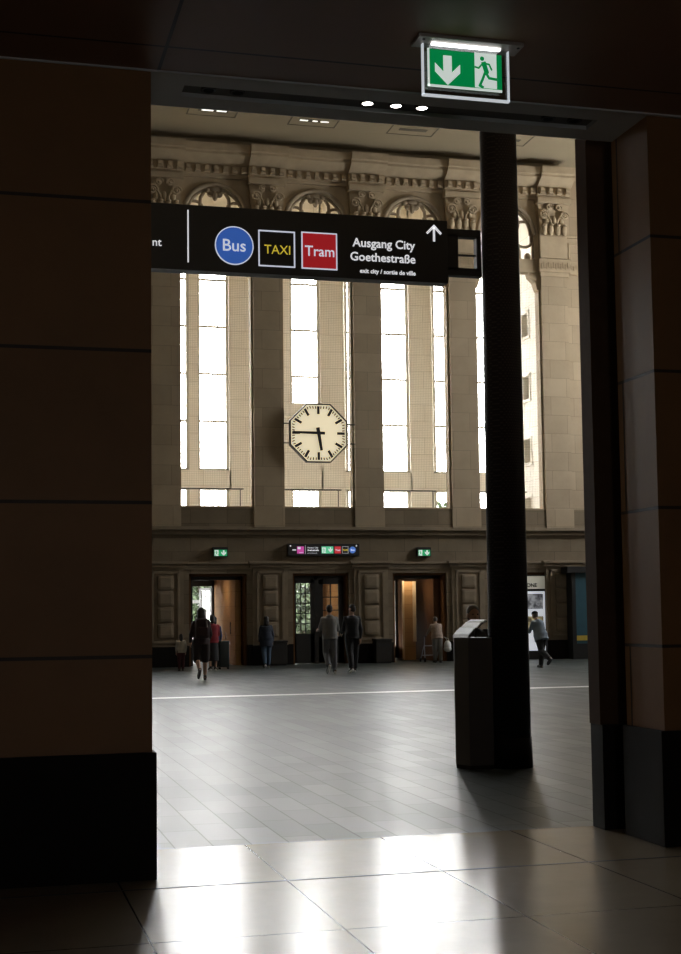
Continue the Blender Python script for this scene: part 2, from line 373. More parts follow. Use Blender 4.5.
# ------------------------------------------------------------------ far wall, colonnade
mb = MB()
for a, b in PIL:
    mb.box(a, b, FAR, FAR + .45, 4.30, 15.4)
    mb.box(a - .06, a, FAR + .12, FAR + .45, 4.9, 13.0); mb.box(b, b + .06, FAR + .12, FAR + .45, 4.9, 13.0)
    mb.box(a - .03, b + .03, FAR - .04, FAR + .2, 4.30, 4.92, .01)
mb.box(19.14, 26, FAR + .22, FAR + .6, 4.30, 17.0)
mb.box(-10, PIL[0][0], FAR + .22, FAR + .6, 4.30, 17.0)
struct(mb, 'wall_pilasters', M_lime)
mb = MB()
for c in BAYS:
    mb.box(c - 1.19, c + 1.19, FAR + .05, FAR + .5, 4.86, 4.95, .01)      # window sill
    mb.box(c - 1.19, c + 1.19, FAR + .03, FAR + .5, 4.30, 4.38)
struct(mb, 'trim_7', M_lime_plain)
# bands, arches with tracery
mb = MB()
for c in BAYS:
    mb.box(c - 1.20, c + 1.20, FAR + .05, FAR + .45, 12.87, 13.31, .02)
    cz, R = 14.17, 1.0; n = 24
    arc = [(c + R * math.cos(PI * i / n), cz + R * math.sin(PI * i / n)) for i in range(n + 1)]
    top = 15.42; hw = 1.20
    outer = []
    for i in range(n + 1):
        t = PI * i / n; cx_, sz_ = math.cos(t), math.sin(t)
        k = min(hw / abs(cx_) if abs(cx_) > 1e-6 else 9, (top - cz) / sz_ if sz_ > 1e-6 else 9)
        outer.append((c + cx_ * k, cz + sz_ * k))
    for i in range(n):
        q = [arc[i], outer[i], outer[i + 1], arc[i + 1]]
        mb.prism(q, FAR + .15, FAR + .45)
    for sgn in (-1, 1): mb.box(min(c + sgn * R, c + sgn * hw), max(c + sgn * R, c + sgn * hw), FAR + .15, FAR + .45, 13.3, cz)
    for sgn in (-1, 1):                                                    # corbels under the band
        xx = c + sgn * 1.17
        pts = [(xx, 12.9), (xx - sgn * .42, 12.9), (xx - sgn * .38, 12.72), (xx - sgn * .2, 12.55), (xx - sgn * .12, 12.3), (xx, 12.2)]
        mb.prism(pts, FAR + .1, FAR + .4)
struct(mb, 'wall_arches', M_lime_plain)
mb = MB()
for c in BAYS:
    cz = 14.17
    mb.tube([(c + 1.0 * math.cos(PI * i / 24), FAR + .14, cz + 1.0 * math.sin(PI * i / 24)) for i in range(25)], .075, 8)
    mb.tube([(c + .90 * math.cos(PI * i / 24), FAR + .24, cz + .90 * math.sin(PI * i / 24)) for i in range(25)], .06, 8)
    for s in (-1, 1):
        rib = [(.50, 13.3), (.50, 13.6), (.40, 13.9), (.40, 14.2), (.47, 14.5), (.45, 14.75), (.33, 14.95), (.2, 15.02)]
        mb.tube([(c + s * a, FAR + .25, z) for a, z in rib], .06, 8)
        mb.tube([(c + s * (.67 + .26 * math.cos(t)), FAR + .25, 13.92 + .16 * math.sin(t) + (.55 if math.sin(t) > 0 else 0)) for t in [PI * 2 * i / 20 for i in range(21)]], .05, 8)
        mb.box(min(c + s * .95, c + s * 1.02), max(c + s * .95, c + s * 1.02), FAR + .2, FAR + .3, 13.3, cz)
        mb.ell((c + s * .13, FAR + .2, 14.86), (.12, .08, .10)); mb.ell((c + s * .24, FAR + .2, 14.98), (.10, .08, .09))
        mb.ell((c + s * .78, FAR + .22, 13.42), (.12, .08, .14))
    mb.ell((c, FAR + .18, 14.80), (.09, .09, .16)); mb.ell((c, FAR + .2, 15.02), (.2, .1, .1))
struct(mb, 'trim_8', M_lime_old, True)
# capitals
mb = MB()
for a, b in PIL:
    c = (a + b) / 2; f = FAR
    mb.box(a - .02, b + .02, f - .04, f + .1, 13.36, 14.10, .01)
    mb.box(a - .10, b + .10, f - .10, f + .1, 12.87, 13.31, .015); mb.box(a - .05, b + .05, f - .06, f + .1, 12.73, 12.87, .01)
    for i in range(12): x = a - .05 + (b - a + .10) * (i + .5) / 12; mb.box(x - .025, x + .025, f - .125, f - .09, 12.97 + .05 * (i % 2), 13.16 + .05 * (i % 2))
    mb.prism([(a - .02, 14.15), (b + .02, 14.15), (b + .10, 15.2), (a - .10, 15.2)], f - .05, f + .3)
    mb.box(a - .14, b + .14, f - .2, f + .3, 15.2, 15.38, .02)
    for k in (-1.5, -.5, .5, 1.5):
        mb.ell((c + k * .24, f - .08, 14.32), (.11, .08, .2)); mb.ell((c + k * .24, f - .16, 14.46), (.08, .07, .05))
    for k in (-1, 0, 1):
        mb.ell((c + k * .27, f - .08, 14.62), (.085, .07, .16))
    for s in (-1, 1):
        for (vx, vz, R) in ((.37, 14.80, .16), (.17, 15.06, .12)):
            sp_ = [(c + s * (vx + R * (1 - i / 30) * math.cos(i * .42) * s), f - .13, vz + R * (1 - i / 30) * math.sin(i * .42)) for i in range(30)]
            mb.tube(sp_, .032, 6)
            mb.ell((c + s * vx, f - .12, vz), (.05, .06, .05))
        mb.tube([(c + s * .08, f - .1, 14.4), (c + s * .14, f - .12, 14.65), (c + s * .24, f - .13, 14.8)], .035, 6)
struct(mb, 'trim_9', M_lime_plain)
# entablature with dentils, stepping forward over every pilaster
mb = MB()
def entab(xa, xb, p):
    f = FAR - p
    mb.box(xa, xb, f + .02, FAR + .5, 15.36, 15.48); mb.box(xa, xb, f - .03, FAR + .5, 15.46, 15.74)
    n = max(1, round((xb - xa) / .30))
    for i in range(n):
        x = xa + (xb - xa) * (i + .5) / n
        mb.box(x - .085, x + .085, f - .16, f, 15.49, 15.56, .01); mb.box(x - .07, x + .07, f - .14, f, 15.58, 15.71, .02)
    mb.prism([(f - .05, 15.74), (f - .42, 15.98), (f - .42, 16.05), (f - .50, 16.08), (f - .52, 16.30), (FAR + .5, 16.30), (FAR + .5, 15.74)], xa, xb, axis='x')
end = -10
for a, b in PIL:
    if a - .14 > end: entab(end, a - .14, 0)
    entab(a - .14, b + .14, .14); end = b + .14
struct(mb, 'trim_10', M_lime_plain)
mb = MB(); mb.box(-10, 19.0, FAR + .02, FAR + .5, 16.25, 16.7)
struct(mb, 'wall_attic', M_plaster)
mb = MB()
mb.box(19.14, 26, FAR + .10, FAR + .5, 12.87, 13.31, .015); mb.box(19.14, 26, FAR + .12, FAR + .5, 14.14, 14.2)
mb.box(19.3, 19.36, FAR + .18, FAR + .4, 13.42, 13.95); mb.box(19.3, 22, FAR + .18, FAR + .4, 13.92, 13.98)
for i in range(20): x = 19.25 + i * .1; mb.box(x - .03, x + .03, FAR + .07, FAR + .12, 13.0 + .05 * (i % 2), 13.15 + .05 * (i % 2))
struct(mb, 'trim_11', M_lime_plain)

# ------------------------------------------------------------------ gallery behind the colonnade and its outer windows
OUT = 47.0
mb = MB(); mb.box(-10, 20, FAR + .1, 47.5, 4.25, 4.5); struct(mb, 'floor_gallery', M_outer)
mb = MB()
for a, b in PIL: mb.box(a + .02, b - .05, OUT, OUT + .5, 0, 16.8)
for c in BAYS:
    mb.box(c - 1.25, c + 1.25, OUT, OUT + .5, 2.9, 4.9)
    mb.box(c - 1.25, c + 1.25, OUT, OUT + .5, 5.93, 6.54)
    mb.box(c - 1.25, c + 1.25, OUT, OUT + .5, 15.6, 16.8)
    mb.box(c - .20, c + .10, OUT + .03, OUT + .45, 4.9, 15.6)
    if abs(c - 10.5) < .1:
        mb.box(c - 1.2, c + 1.2, OUT + .01, OUT + .44, 6.50, 8.46); mb.box(c - 1.2, c + 1.2, OUT - .05, OUT + .46, 8.46, 8.9)
mb.box(-10, PIL[0][0] + .1, OUT, OUT + .5, 0, 16.8); mb.box(19.0, 26, OUT, OUT + .5, 0, 16.8)
struct(mb, 'wall_outer', M_outer)
for wi, c in enumerate(BAYS):
    lo = 8.9 if abs(c - 10.5) < .1 else 6.54
    mb = MB()
    for xa, xb in ((c - 1.16, c - .20), (c + .10, c + 1.19)):
        for za, zb in ((4.9, 5.93), (lo, 15.6)):
            for x in (xa, xb - .09): mb.box(x, x + .09, OUT + .1, OUT + .25, za, zb)
            mb.box(xa, xb, OUT + .1, OUT + .25, za, za + .07); mb.box(xa, xb, OUT + .1, OUT + .25, zb - .07, zb)
            for i in (1, 2): x = xa + (xb - xa) * i / 3; mb.box(x - .006, x + .006, OUT + .15, OUT + .18, za, zb)
            z = 8.1; k = 0
            zz = [8.25, 9.9, 11.55, 13.2]
            for z in zz:
                if z > za and z < zb: mb.box(xa, xb, OUT + .13, OUT + .2, z - .036, z + .036)
            for z in (7.1, 7.65, 9.3, 10.5, 12.2):
                if z > za and z < zb: mb.box(xa, xb, OUT + .15, OUT + .18, z - .006, z + .006)
    fr = struct(mb, 'window_%d' % (wi + 1), M_window)
    g = MB()
    for xa, xb in ((c - 1.16, c - .20), (c + .10, c + 1.19)):
        for za, zb in ((4.9, 5.93), (lo, 15.6)): g.box(xa, xb, OUT + .16, OUT + .17, za, zb)
    o = g.build('pane', M_glass, fr)
# gallery end wall with its small windows
mb = MB()
ex0, ex1 = 18.24, 18.7
wins = [(43.80, 44.33, 10.95, 11.85), (43.80, 44.33, 8.78, 9.68), (43.70, 44.25, 6.6, 7.5), (43.62, 44.5, 4.5, 5.5)]
ys = [FAR + .45, 43.8, 44.33, OUT]
zcur = 4.4
mb.box(ex0, ex1, FAR + .45, 43.70, 4.4, 16.6); mb.box(ex0, ex1, 44.40, OUT, 4.4, 16.6)
zs = sorted((za, zb) for _a, _b, za, zb in wins)
for za, zb in zs:
    if za > zcur: mb.box(ex0, ex1, 43.70, 44.40, zcur, za)
    zcur = zb
mb.box(ex0, ex1, 43.70, 44.40, zcur, 16.6)
struct(mb, 'wall_gallery_end', M_outer)
for i, (ya, yb, za, zb) in enumerate(sorted(wins, key=lambda q: q[2])):
    mb = MB()
    mb.box(ex0 + .35, ex0 + .4, 43.70, 44.40, za, zb, mi=1)
    for yy in (43.70, 44.33): mb.box(ex0 - .03, ex0 + .3, yy, yy + .07, za, zb)
    mb.box(ex0 - .05, ex0 + .3, 43.66, 44.44, za - .06, za + .03); mb.box(ex0 - .03, ex0 + .3, 43.70, 44.40, zb - .06, zb + .03)
    mb.box(ex0 + .28, ex0 + .32, 44.03, 44.07, za, zb); mb.box(ex0 + .28, ex0 + .32, 43.75, 44.35, (za + zb) / 2 - .02, (za + zb) / 2 + .02)
    struct(mb, 'window_%d' % (i + 11), [M_outer, M_darkmetal])
# rail along the gallery
for c in BAYS[4:]:
    mb = MB(); mb.tube([(c - 1.15, FAR + 1.5, 5.62), (c + 1.1, FAR + 1.5, 5.62)], .022, 8)
    for x in (c - 1.0, c + 1.0): mb.tube([(x, FAR + 1.5, 4.5), (x, FAR + 1.5, 5.62)], .02, 8)
    struct(mb, 'trim_rail', M_darkmetal)
# bird netting stretched across the bays
for c in BAYS[4:]:
    mb = MB(); bmv = [mb.bm.verts.new((c + x, FAR + .42, z)) for x, z in ((-1.17, 4.95), (1.17, 4.95), (1.17, 12.9), (-1.17, 12.9))]
    mb.bm.faces.new(bmv)
    struct(mb, 'window_net', M_net)

# ------------------------------------------------------------------ porches behind the doors
M_lampwarm = emis('porch_lamp_glass', (1.0, .82, .58), 24)
def porch_lamp(c, label, yy=2.0):
    t = thing('ceiling_lamp', label, 'ceiling lamp', (c - .05, FAR + yy, 2.78), 0, 'porch ceiling lamps')
    mb = MB(); mb.cyl((0, 0, -.05), (0, 0, 0), .20, 28); mb.build('lamp_base', M_darkmetal, t, True)
    mb = MB(); mb.cyl((0, 0, -.075), (0, 0, -.045), .18, 28, .19); mb.build('diffuser', M_lampwarm, t, True)
def porch(c, wr=None):
    mb = MB(); mb.box(c - 1.5, c - .78, FAR + .5, OUT, 0, 2.9); struct(mb, 'wall_porch', M_wood)
    mb = MB(); mb.box(c + .62, c + 1.5, FAR + .5, OUT + .5, 0, 2.9); struct(mb, 'wall_porch', wr or M_wood)
    porch_lamp(c, 'round warm lamp on the porch ceiling inside the %s' % ('open left doorway' if c < 10 else 'right doorway with oak panels'), 2.0 if c < 10 else .98)
    mb = MB(); mb.box(c - 1.5, c + 1.5, FAR + .5, OUT + .5, 2.78, 3.0); struct(mb, 'ceiling_porch', M_woodedge)
for c in BAYS:
    if c < 6: # closed dark doors in the bays hidden by the pier
        mb = MB(); mb.box(c - .84, c + .84, FAR + .3, FAR + .38, 0, DH - .06); struct(mb, 'door_closed', M_door)
porch(BAYS[4]); porch(BAYS[6], M_wooddark)
def glazed_leaf(mb, gl, x0, x1, y, z0, z1, cols, rows, zsill, st=.09, bar=.03, th=.05):
    """one glazed door leaf on a plane of constant y"""
    mb.box(x0, x0 + st, y, y + th, z0, z1); mb.box(x1 - st, x1, y, y + th, z0, z1)
    mb.box(x0, x1, y, y + th, z0, zsill); mb.box(x0, x1, y, y + th, z1 - st, z1)
    for i in range(1, cols): x = x0 + st + (x1 - x0 - 2 * st) * i / cols; mb.box(x - bar / 2, x + bar / 2, y + .01, y + th - .01, zsill, z1 - st)
    for j in range(1, rows): z = zsill + (z1 - st - zsill) * j / rows; mb.box(x0 + st, x1 - st, y + .01, y + th - .01, z - bar / 2, z + bar / 2)
    gl.box(x0 + st * .5, x1 - st * .5, y + th / 2 - .004, y + th / 2 + .004, zsill, z1 - st * .5)
def rotate_mesh(o, piv, ang):
    m = Matrix.Translation(piv) @ Matrix.Rotation(ang, 4, 'Z') @ Matrix.Translation(-Vector(piv))
    o.data.transform(m)
def leaf_obj(name, c, x0, x1, y, z1, cols, rows, zsill, piv=None, ang=0, st=.09, handle=True):
    mb = MB(); gl = MB(); glazed_leaf(mb, gl, x0, x1, y, .01, z1, cols, rows, zsill, st)
    o = struct(mb, name, M_door); p = gl.build('pane', M_glass, o)
    parts = [o, p]
    if handle:
        h = MB(); xh = x1 - st / 2 if (piv and abs(piv[0] - x0) < .2) else x0 + st / 2
        h.tube([(xh, y - .07, .95), (xh, y - .07, 1.35)], .014, 8); h.cyl((xh, y, 1.0), (xh, y - .07, 1.0), .01, 8); h.cyl((xh, y, 1.3), (xh, y - .07, 1.3), .01, 8)
        parts.append(h.build('handle', MATS['dark_metal'], o))
    if piv:
        for q in parts: rotate_mesh(q, Vector(piv), ang)
    return o
c = BAYS[4]                       # left doorway, standing open
mb = MB(); mb.box(c - .905, c - .72, FAR + .5, FAR + .62, 0, DH); mb.box(c + .80, c + .9, FAR + .5, FAR + .62, 0, DH); mb.box(c - .9, c + .9, FAR + .5, FAR + .62, 2.66, DH)
mb.box(c - .80, c - .62, OUT - .05, OUT + .1, 0, 2.9); mb.box(c + .55, c + .66, OUT - .05, OUT + .1, 0, 2.9); mb.box(c - .8, c + .66, OUT - .05, OUT + .1, 2.55, 2.9)
struct(mb, 'door_1', M_door)
leaf_obj('door_2', c, c + .06, c + .80, FAR + .52, 2.62, 2, 6, .25, (c + .80, FAR + .54, 0), math.radians(-80), st=.08)
leaf_obj('door_3', c, c - .14, c + .55, OUT - .02, 2.5, 2, 5, .7, (c + .55, OUT, 0), math.radians(-62))
c = BAYS[5]                       # middle doorway, closed dark double doors with side light
mb = MB()
y = FAR + .42
mb.box(c - .905, c - .83, y, y + .1, 0, DH); mb.box(c + .83, c + .905, y, y + .1, 0, DH); mb.box(c - .9, c + .9, y, y + .1, 2.66, DH); mb.box(c - .12, c + .02, y, y + .1, 0, DH)
struct(mb, 'door_4', M_door)
leaf_obj('door_5', c, c - .83, c - .12, y + .02, 2.66, 3, 5, .95, st=.12)
leaf_obj('door_6', c, c + .02, c + .83, y + .02, 2.66, 2, 4, .85, st=.15)
mb = MB(); mb.box(c - 1.6, c - .95, FAR + .6, OUT, 0, 2.9); mb.box(c + .95, c + 1.6, FAR + .6, OUT, 0, 2.9); mb.box(c + .50, c + .95, FAR + 3.5, FAR + 3.6, 0, 2.9); struct(mb, 'wall_porch', M_wood)
mb = MB(); mb.box(c - 1.6, c + 1.6, FAR + .5, OUT + .5, 2.78, 3.0); struct(mb, 'ceiling_porch', M_woodedge)
mb = MB(); gl = MB(); glazed_leaf(mb, gl, c - .95, c - .1, OUT - .02, 0, 2.78, 2, 5, .4); o = struct(mb, 'door_7', M_door); gl.build('pane', M_glass, o)
porch_lamp(c + .35, 'round warm lamp on the porch ceiling behind the closed middle doors')
c = BAYS[6]                       # right doorway: open leaf at the left, oak panels inside
mb = MB(); mb.box(c - .905, c - .86, FAR + .5, FAR + .62, 0, DH); mb.box(c + .86, c + .9, FAR + .5, FAR + .62, 0, DH); mb.box(c - .9, c + .9, FAR + .5, FAR + .62, 2.66, DH); struct(mb, 'door_8', M_door)
mb = MB(); mb.box(c - .135, c + .25, FAR + 1.3, FAR + 1.36, .02, 2.6); struct(mb, 'wall_porch_panel', M_wood)
mb = MB(); mb.box(c - .19, c - .135, FAR + 1.28, FAR + 1.38, .02, 2.62); mb.box(c + .16, c + .27, FAR + 1.27, FAR + 1.3, .62, 2.6); struct(mb, 'trim_12', M_woodedge)
leaf_obj('door_9', c, c - .84, c - .2, FAR + .56, 2.6, 2, 5, .3, (c - .84, FAR + .58, 0), math.radians(84), st=.07)
leaf_obj('door_10', c, c + .10, c + .84, FAR + .56, 2.6, 2, 5, .3, (c + .84, FAR + .58, 0), math.radians(-80), st=.06)
mb = MB(); gl = MB(); glazed_leaf(mb, gl, c - .78, c + .62, OUT - .02, 0, 2.78, 4, 5, .4); o = struct(mb, 'door_11', M_door); gl.build('pane', M_glass, o)
# fourth bay: poster case niche
c = BAYS[7]
mb = MB(); mb.box(16.12, 18.14, FAR + .35, FAR + .5, 0, DH); struct(mb, 'wall_niche', M_door)

# ------------------------------------------------------------------ trees outside the doors
M_leaf = plain('tree_leaves', (.022, .038, .012), .7, var=.5, scale=2)
M_bark = plain('tree_bark', (.10, .08, .06), .9, var=.3)
def tree(x, y, h, r, label, group, seed):
    rr = random.Random(seed)
    t = thing('tree', label, 'tree', (x, y, -.02), 0, group)
    mb = MB(); mb.tube([(0, 0, 0), (.05, 0, h * .25), (-.05, .05, h * .5), (0, 0, h * .75)], [.2, .16, .12, .05], 8)
    for a in range(5):
        an = a * 1.3; mb.tube([(0, 0, h * .35), (math.cos(an) * r * .5, math.sin(an) * r * .5, h * .6), (math.cos(an) * r * .8, math.sin(an) * r * .8, h * .7)], [.07, .05, .02], 6)
    mb.build('trunk', M_bark, t, True)
    mb = MB()
    for i in range(2600):
        u, v, q = rr.uniform(0, 2 * PI), rr.uniform(-1, 1), rr.uniform(.35, 1) ** .5
        p = Vector((math.cos(u) * math.sqrt(1 - v * v) * r * q, math.sin(u) * math.sqrt(1 - v * v) * r * q, h * .53 + v * h * .47 * q))
        s = rr.uniform(.14, .32)
        a = Vector((rr.uniform(-1, 1), rr.uniform(-1, 1), rr.uniform(-1, 1))).normalized(); b = a.orthogonal().normalized()
        mb.bm.faces.new([mb.bm.verts.new(p + d) for d in (a * s, b * s * .5, -a * s, -b * s * .5)])
    mb.build('crown', M_leaf, t)
    return t
tree0 = tree(10.9, 68.0, 6.6, 2.05, 'green leafy tree seen outdoors through the open left doorway', 'trees outside the doorways', 1)
k_ = 0
for row, (yy, sh) in enumerate(((68.0, 0.0), (74.0, 2.15))):
    for i in range(-3, 6):
        if row == 0 and i == 0: continue
        k_ += 1
        tr_ = copy_thing(tree0, (10.9 + sh + i * 4.3, yy + .3 * (k_ % 3), -.02), 'green leafy tree of the rows outdoors, beyond the doors and behind the lowest window panes', 'trees outside the doorways')
        tr_.rotation_euler = (0, 0, k_ * 1.7); tr_.scale = (1, 1, 1 + .06 * (k_ % 4))
mb = MB(); mb.box(8.5, 13.2, 60, 60.15, 2.1, 2.24); mb.box(8.7, 8.8, 60, 60.15, -.02, 2.1); mb.box(12.8, 12.9, 60, 60.15, -.02, 2.1)
tag(mb.build('shelter', plain('white_paint', (.10, .10, .095), .5)), 'white horizontal beam on two posts seen outdoors through the open left doorway', 'shelter')

# ------------------------------------------------------------------ overhead sign with bracket, steel column, info stand
M_signblack = plain('sign_black', (.007, .007, .008), .35, var=.05)
M_white_lit = emis('sign_white', (.95, .96, 1.0), .62)
M_grey_lit = emis('sign_white_dim', (.9, .92, 1.0), .42)
M_blue = emis('sign_blue', (.035, .12, .48), .62)
M_red = emis('sign_red', (.40, .012, .018), .6)
M_yellow = emis('sign_yellow', (.85, .66, .06), .55)
M_symwhite = emis('sign_symbol_white', (.75, .80, .95), .62)
SY = 13.2
t = thing('direction_sign', 'long black overhead direction sign with blue Bus disc, TAXI and red Tram squares', 'sign', (0, 0, 0))
mb = MB(); mb.box(.55, 4.635, SY, SY + .16, 4.90, 5.548, .006); mb.build('sign_body', M_signblack, t)
mb = MB(); mb.box(4.63, 5.010, SY + .03, SY + .12, 5.40, 5.478); mb.box(4.63, 5.010, SY + .03, SY + .12, 4.995, 5.075); mb.box(4.63, 4.76, SY + .03, SY + .12, 5.05, 5.42); mb.box(4.96, 5.010, SY + .03, SY + .12, 5.05, 5.42)
mb.box(4.76, 4.96, SY + .06, SY + .09, 5.21, 5.225); mb.build('bracket', M_darkmetal, t)
def ring(cx, cz, r0, r1, y0, y1, n=48):
    mb = MB()
    for i in range(n):
        a, b = 2 * PI * i / n, 2 * PI * (i + 1) / n
        mb.prism([(cx + r0 * math.cos(a), cz + r0 * math.sin(a)), (cx + r1 * math.cos(a), cz + r1 * math.sin(a)), (cx + r1 * math.cos(b), cz + r1 * math.sin(b)), (cx + r0 * math.cos(b), cz + r0 * math.sin(b))], y0, y1)
    return mb
def frame_rect(x0, x1, z0, z1, th, y0, y1):
    mb = MB(); mb.box(x0, x1, y0, y1, z0, z0 + th); mb.box(x0, x1, y0, y1, z1 - th, z1); mb.box(x0, x0 + th, y0, y1, z0 + th, z1 - th); mb.box(x1 - th, x1, y0, y1, z0 + th, z1 - th)
    return mb
bx, bz, br_ = 2.424, 5.165, .192
d = ring(bx, bz, 0.0, br_ - .010, SY - .008, SY + .002).build('bus_disc', M_blue, t)
ring(bx, bz, br_ - .010, br_, SY - .010, SY + .002).build('rim', M_symwhite, d)
text('lettering', 'Bus', bx - .113, bx + .113, bz - .055, SY - .008, M_symwhite, d, .006)
d = frame_rect(2.665, 3.035, 4.975, 5.338, .012, SY - .010, SY + .002).build('taxi_square', M_symwhite, t)
text('lettering', 'TAXI', 2.725, 2.985, 5.105, SY - .002, M_yellow, d, -.004, z_sq=1.05)
mb = MB(); mb.box(3.11, 3.455, SY - .006, SY + .002, 4.985, 5.335); d = mb.build('tram_square', M_red, t)
frame_rect(3.10, 3.466, 4.972, 5.345, .012, SY - .010, SY + .002).build('rim', M_symwhite, d)
text('lettering', 'Tram', 3.135, 3.435, 5.105, SY - .006, M_symwhite, d, .006, z_sq=1.05)
text('lettering', 'Ausgang City', 3.627, 4.285, 5.228, SY, M_white_lit, t, .012)
text('lettering', 'Goethestraße', 3.603, 4.285, 5.085, SY, M_white_lit, t, .012)
text('lettering', 'exit city / sortie de ville', 3.70, 4.285, 4.962, SY, M_white_lit, t, .016)
text('lettering', 'nt', 1.625, 1.712, 5.122, SY, M_white_lit, t, .006)
mb = MB(); mb.box(1.963, 1.976, SY - .006, SY + .002, 4.975, 5.495); mb.build('divider_line', M_white_lit, t)
mb = MB(); ax = 4.489
mb.box(ax - .011, ax + .011, SY - .006, SY + .002, 5.325, 5.475)
for s in (-1, 1): mb.prism([(ax, 5.50), (ax, 5.465), (ax + s * .068, 5.397), (ax + s * .084, 5.413)], SY - .006, SY + .002)
mb.build('arrow', M_white_lit, t)

M_perf = blocks('perforated_dark_steel', (.050, .040, .038), (.045, .036, .035), (.020, .016, .016), .028, .028, .008, .55, off=.5, bump=.0, stain=.1, stain_col=(.02, .012, .012), sp=.25)
t = thing('steel_column', 'tall round column of dark perforated steel beside the info stand', 'column', (5.215, SY + .02, 0))
t['kind'] = 'thing'
mb = MB(); mb.tube([(0, 0, .30), (0, 0, 9.0)], [.207, .183], 40); mb.build('column_shaft', M_perf, t, True)
mb = MB(); mb.tube([(0, 0, 0), (0, 0, .30)], [.222, .212], 40); mb.build('column_base', M_black, t, True)
mb = MB(); mb.tube([(0, 0, 9.0), (0, 0, 9.06), (0, 0, 9.18)], [.215, .215, .09], 40); mb.build('column_cap', M_darkmetal, t, True)

t = thing('information_stand', 'waist-high dark information stand with curved white reading board beside the column', 'information stand', (4.83, SY + .12, 0))
M_standdark = plain('stand_dark_panel', (.030, .024, .020), .5, var=.2)
prof = [(-.08, .25), (-.17, -.02), (-.10, -.24), (.15, -.25), (.145, .02), (.12, .25)]
mb = MB(); mb.prism(prof, .04, 1.30, axis='z'); mb.build('stand_body', M_standdark, t)
mb = MB(); mb.prism([(a * .97, b * .97) for a, b in prof], 0, .04, axis='z'); mb.build('plinth', M_black, t)
M_board = plain('glossy_white_board', (.80, .82, .82), .5, var=.03, sp=.3)
M_boardb = plain('glossy_pale_blue_board', (.29, .33, .35), .5, var=.15, scale=30, sp=.3)
segs = [((-.05, 1.332), (.03, 1.400), M_boardb), ((.03, 1.400), (.095, 1.452), M_board), ((.095, 1.452), (.150, 1.478), M_board)]
mb = MB()
mb.prism([(-.06, 1.30), (-.05, 1.326), (.03, 1.394), (.095, 1.446), (.150, 1.472), (.150, 1.458), (.10, 1.432), (.03, 1.378), (-.03, 1.30)], -.12, .33)
bd = mb.build('board_support', M_standdark, t)
for (xa, za), (xb, zb), m in segs:
    mb = MB(); mb.prism([(xa + .007, za + .004), (xb - .007, zb), (xb - .007, zb - .012), (xa + .007, za - .008)], -.125, .335)
    mb.build('board_panel', m, bd)
for yy in (.0, .22):
    mb = MB(); mb.cyl((.07, yy, 1.30), (.09, yy, 1.44), .015, 10); mb.build('strut', M_darkmetal, t)

# ------------------------------------------------------------------ emergency exit sign hanging from the passage ceiling
M_acryl = glass('clear_acrylic', (.92, .94, .95), .10)
M_exgreen = emis('exit_green', (.0, .33, .085), .50)
M_exwhite = emis('exit_white', (.80, .90, .84), .62)
M_led = emis('led_strip', (1, 1, 1), 4.0)
M_edge = emis('lit_acrylic_edge', (.62, .66, .70), .75)
M_alu = plain('brushed_aluminium', (.42, .40, .39), .4, .7)
M_alup = plain('pale_aluminium_plate', (.40, .36, .34), .45, .3)
EY = 7.55
t = thing('exit_sign', 'green glowing emergency exit sign hanging from the dark passage ceiling', 'sign', (2.78, EY, ZC))
mb = MB(); mb.box(-.31, .345, -.085, .075, -.022, 0, .005); pl = mb.build('ceiling_plate', M_alup, t)
for x in (-.27, .32):
    mb = MB(); mb.cyl((x, -.05, -.026), (x, -.05, -.02), .009, 10); mb.build('screw', M_darkmetal, pl)
mb = MB(); mb.box(-.21, .22, -.022, .004, -.034, -.02, .004); mb.build('light_strip', M_led, t)
mb = MB(); mb.box(-.265, .272, -.012, .012, -.335, -.03); mb.build('acrylic_panel', M_acryl, t)
mb = MB(); mb.box(-.268, -.259, -.013, .013, -.338, -.03); mb.box(-.268, .275, -.013, .013, -.342, -.332); mb.box(.269, .275, -.013, .012, -.338, -.03); mb.build('panel_edge', M_edge, t)
fx0, fx1, fz0, fz1 = -.226, .226, -.275, -.062
mb = MB(); mb.box(fx0, fx1, -.016, -.0125, fz0, fz1); fa = mb.build('sign_face', M_exgreen, t)
mb = MB(); mb.box(fx0 - .012, fx0, -.0165, -.012, fz0 - .012, fz1 + .004); mb.box(fx0 - .012, fx1, -.0165, -.012, fz0 - .014, fz0); mb.build('face_border', M_exwhite, fa)
ys0, ys1 = -.019, -.0155
def runner(mb, mbg, x0, z0, k, y0, y1, mirror=1):
    """white door field with a running figure in green; field 0..1 wide, 0..1.75 high, scaled by k"""
    X = lambda a: x0 + a * k * mirror
    mb.prism([(X(0), z0), (X(1.12), z0), (X(1.12), z0 + 1.72 * k), (X(0), z0 + 1.72 * k)], y0 + .0012, y1)
    def limb(p, w):
        for (a, b), (c, d_) in zip(p, p[1:]):
            dx, dz = c - a, d_ - b; l = math.hypot(dx, dz); nx, nz = -dz / l * w / 2, dx / l * w / 2; ex, ez = dx / l * w * .3, dz / l * w * .3
            mbg.prism([(X(a + nx - ex), z0 + (b + nz - ez) * k), (X(c + nx + ex), z0 + (d_ + nz + ez) * k), (X(c - nx + ex), z0 + (d_ - nz + ez) * k), (X(a - nx - ex), z0 + (b - nz - ez) * k)], y0, y1)
    mbg.prism([(X(.38 + .11 * math.cos(t_ * PI / 8)), z0 + (1.44 + .11 * math.sin(t_ * PI / 8)) * k) for t_ in range(16)], y0, y1)
    limb([(.46, 1.22), (.60, .78)], .24)
    limb([(.40, 1.20), (.20, .96), (.02, 1.0)], .09)
    limb([(.52, 1.22), (.74, 1.18), (.86, .92)], .09)
    limb([(.58, .74), (.72, .50), (1.14, .46)], .13)
    limb([(.52, .76), (.38, .40), (.24, .10), (.40, .03)], .13)
mbw = MB(); mbg = MB()
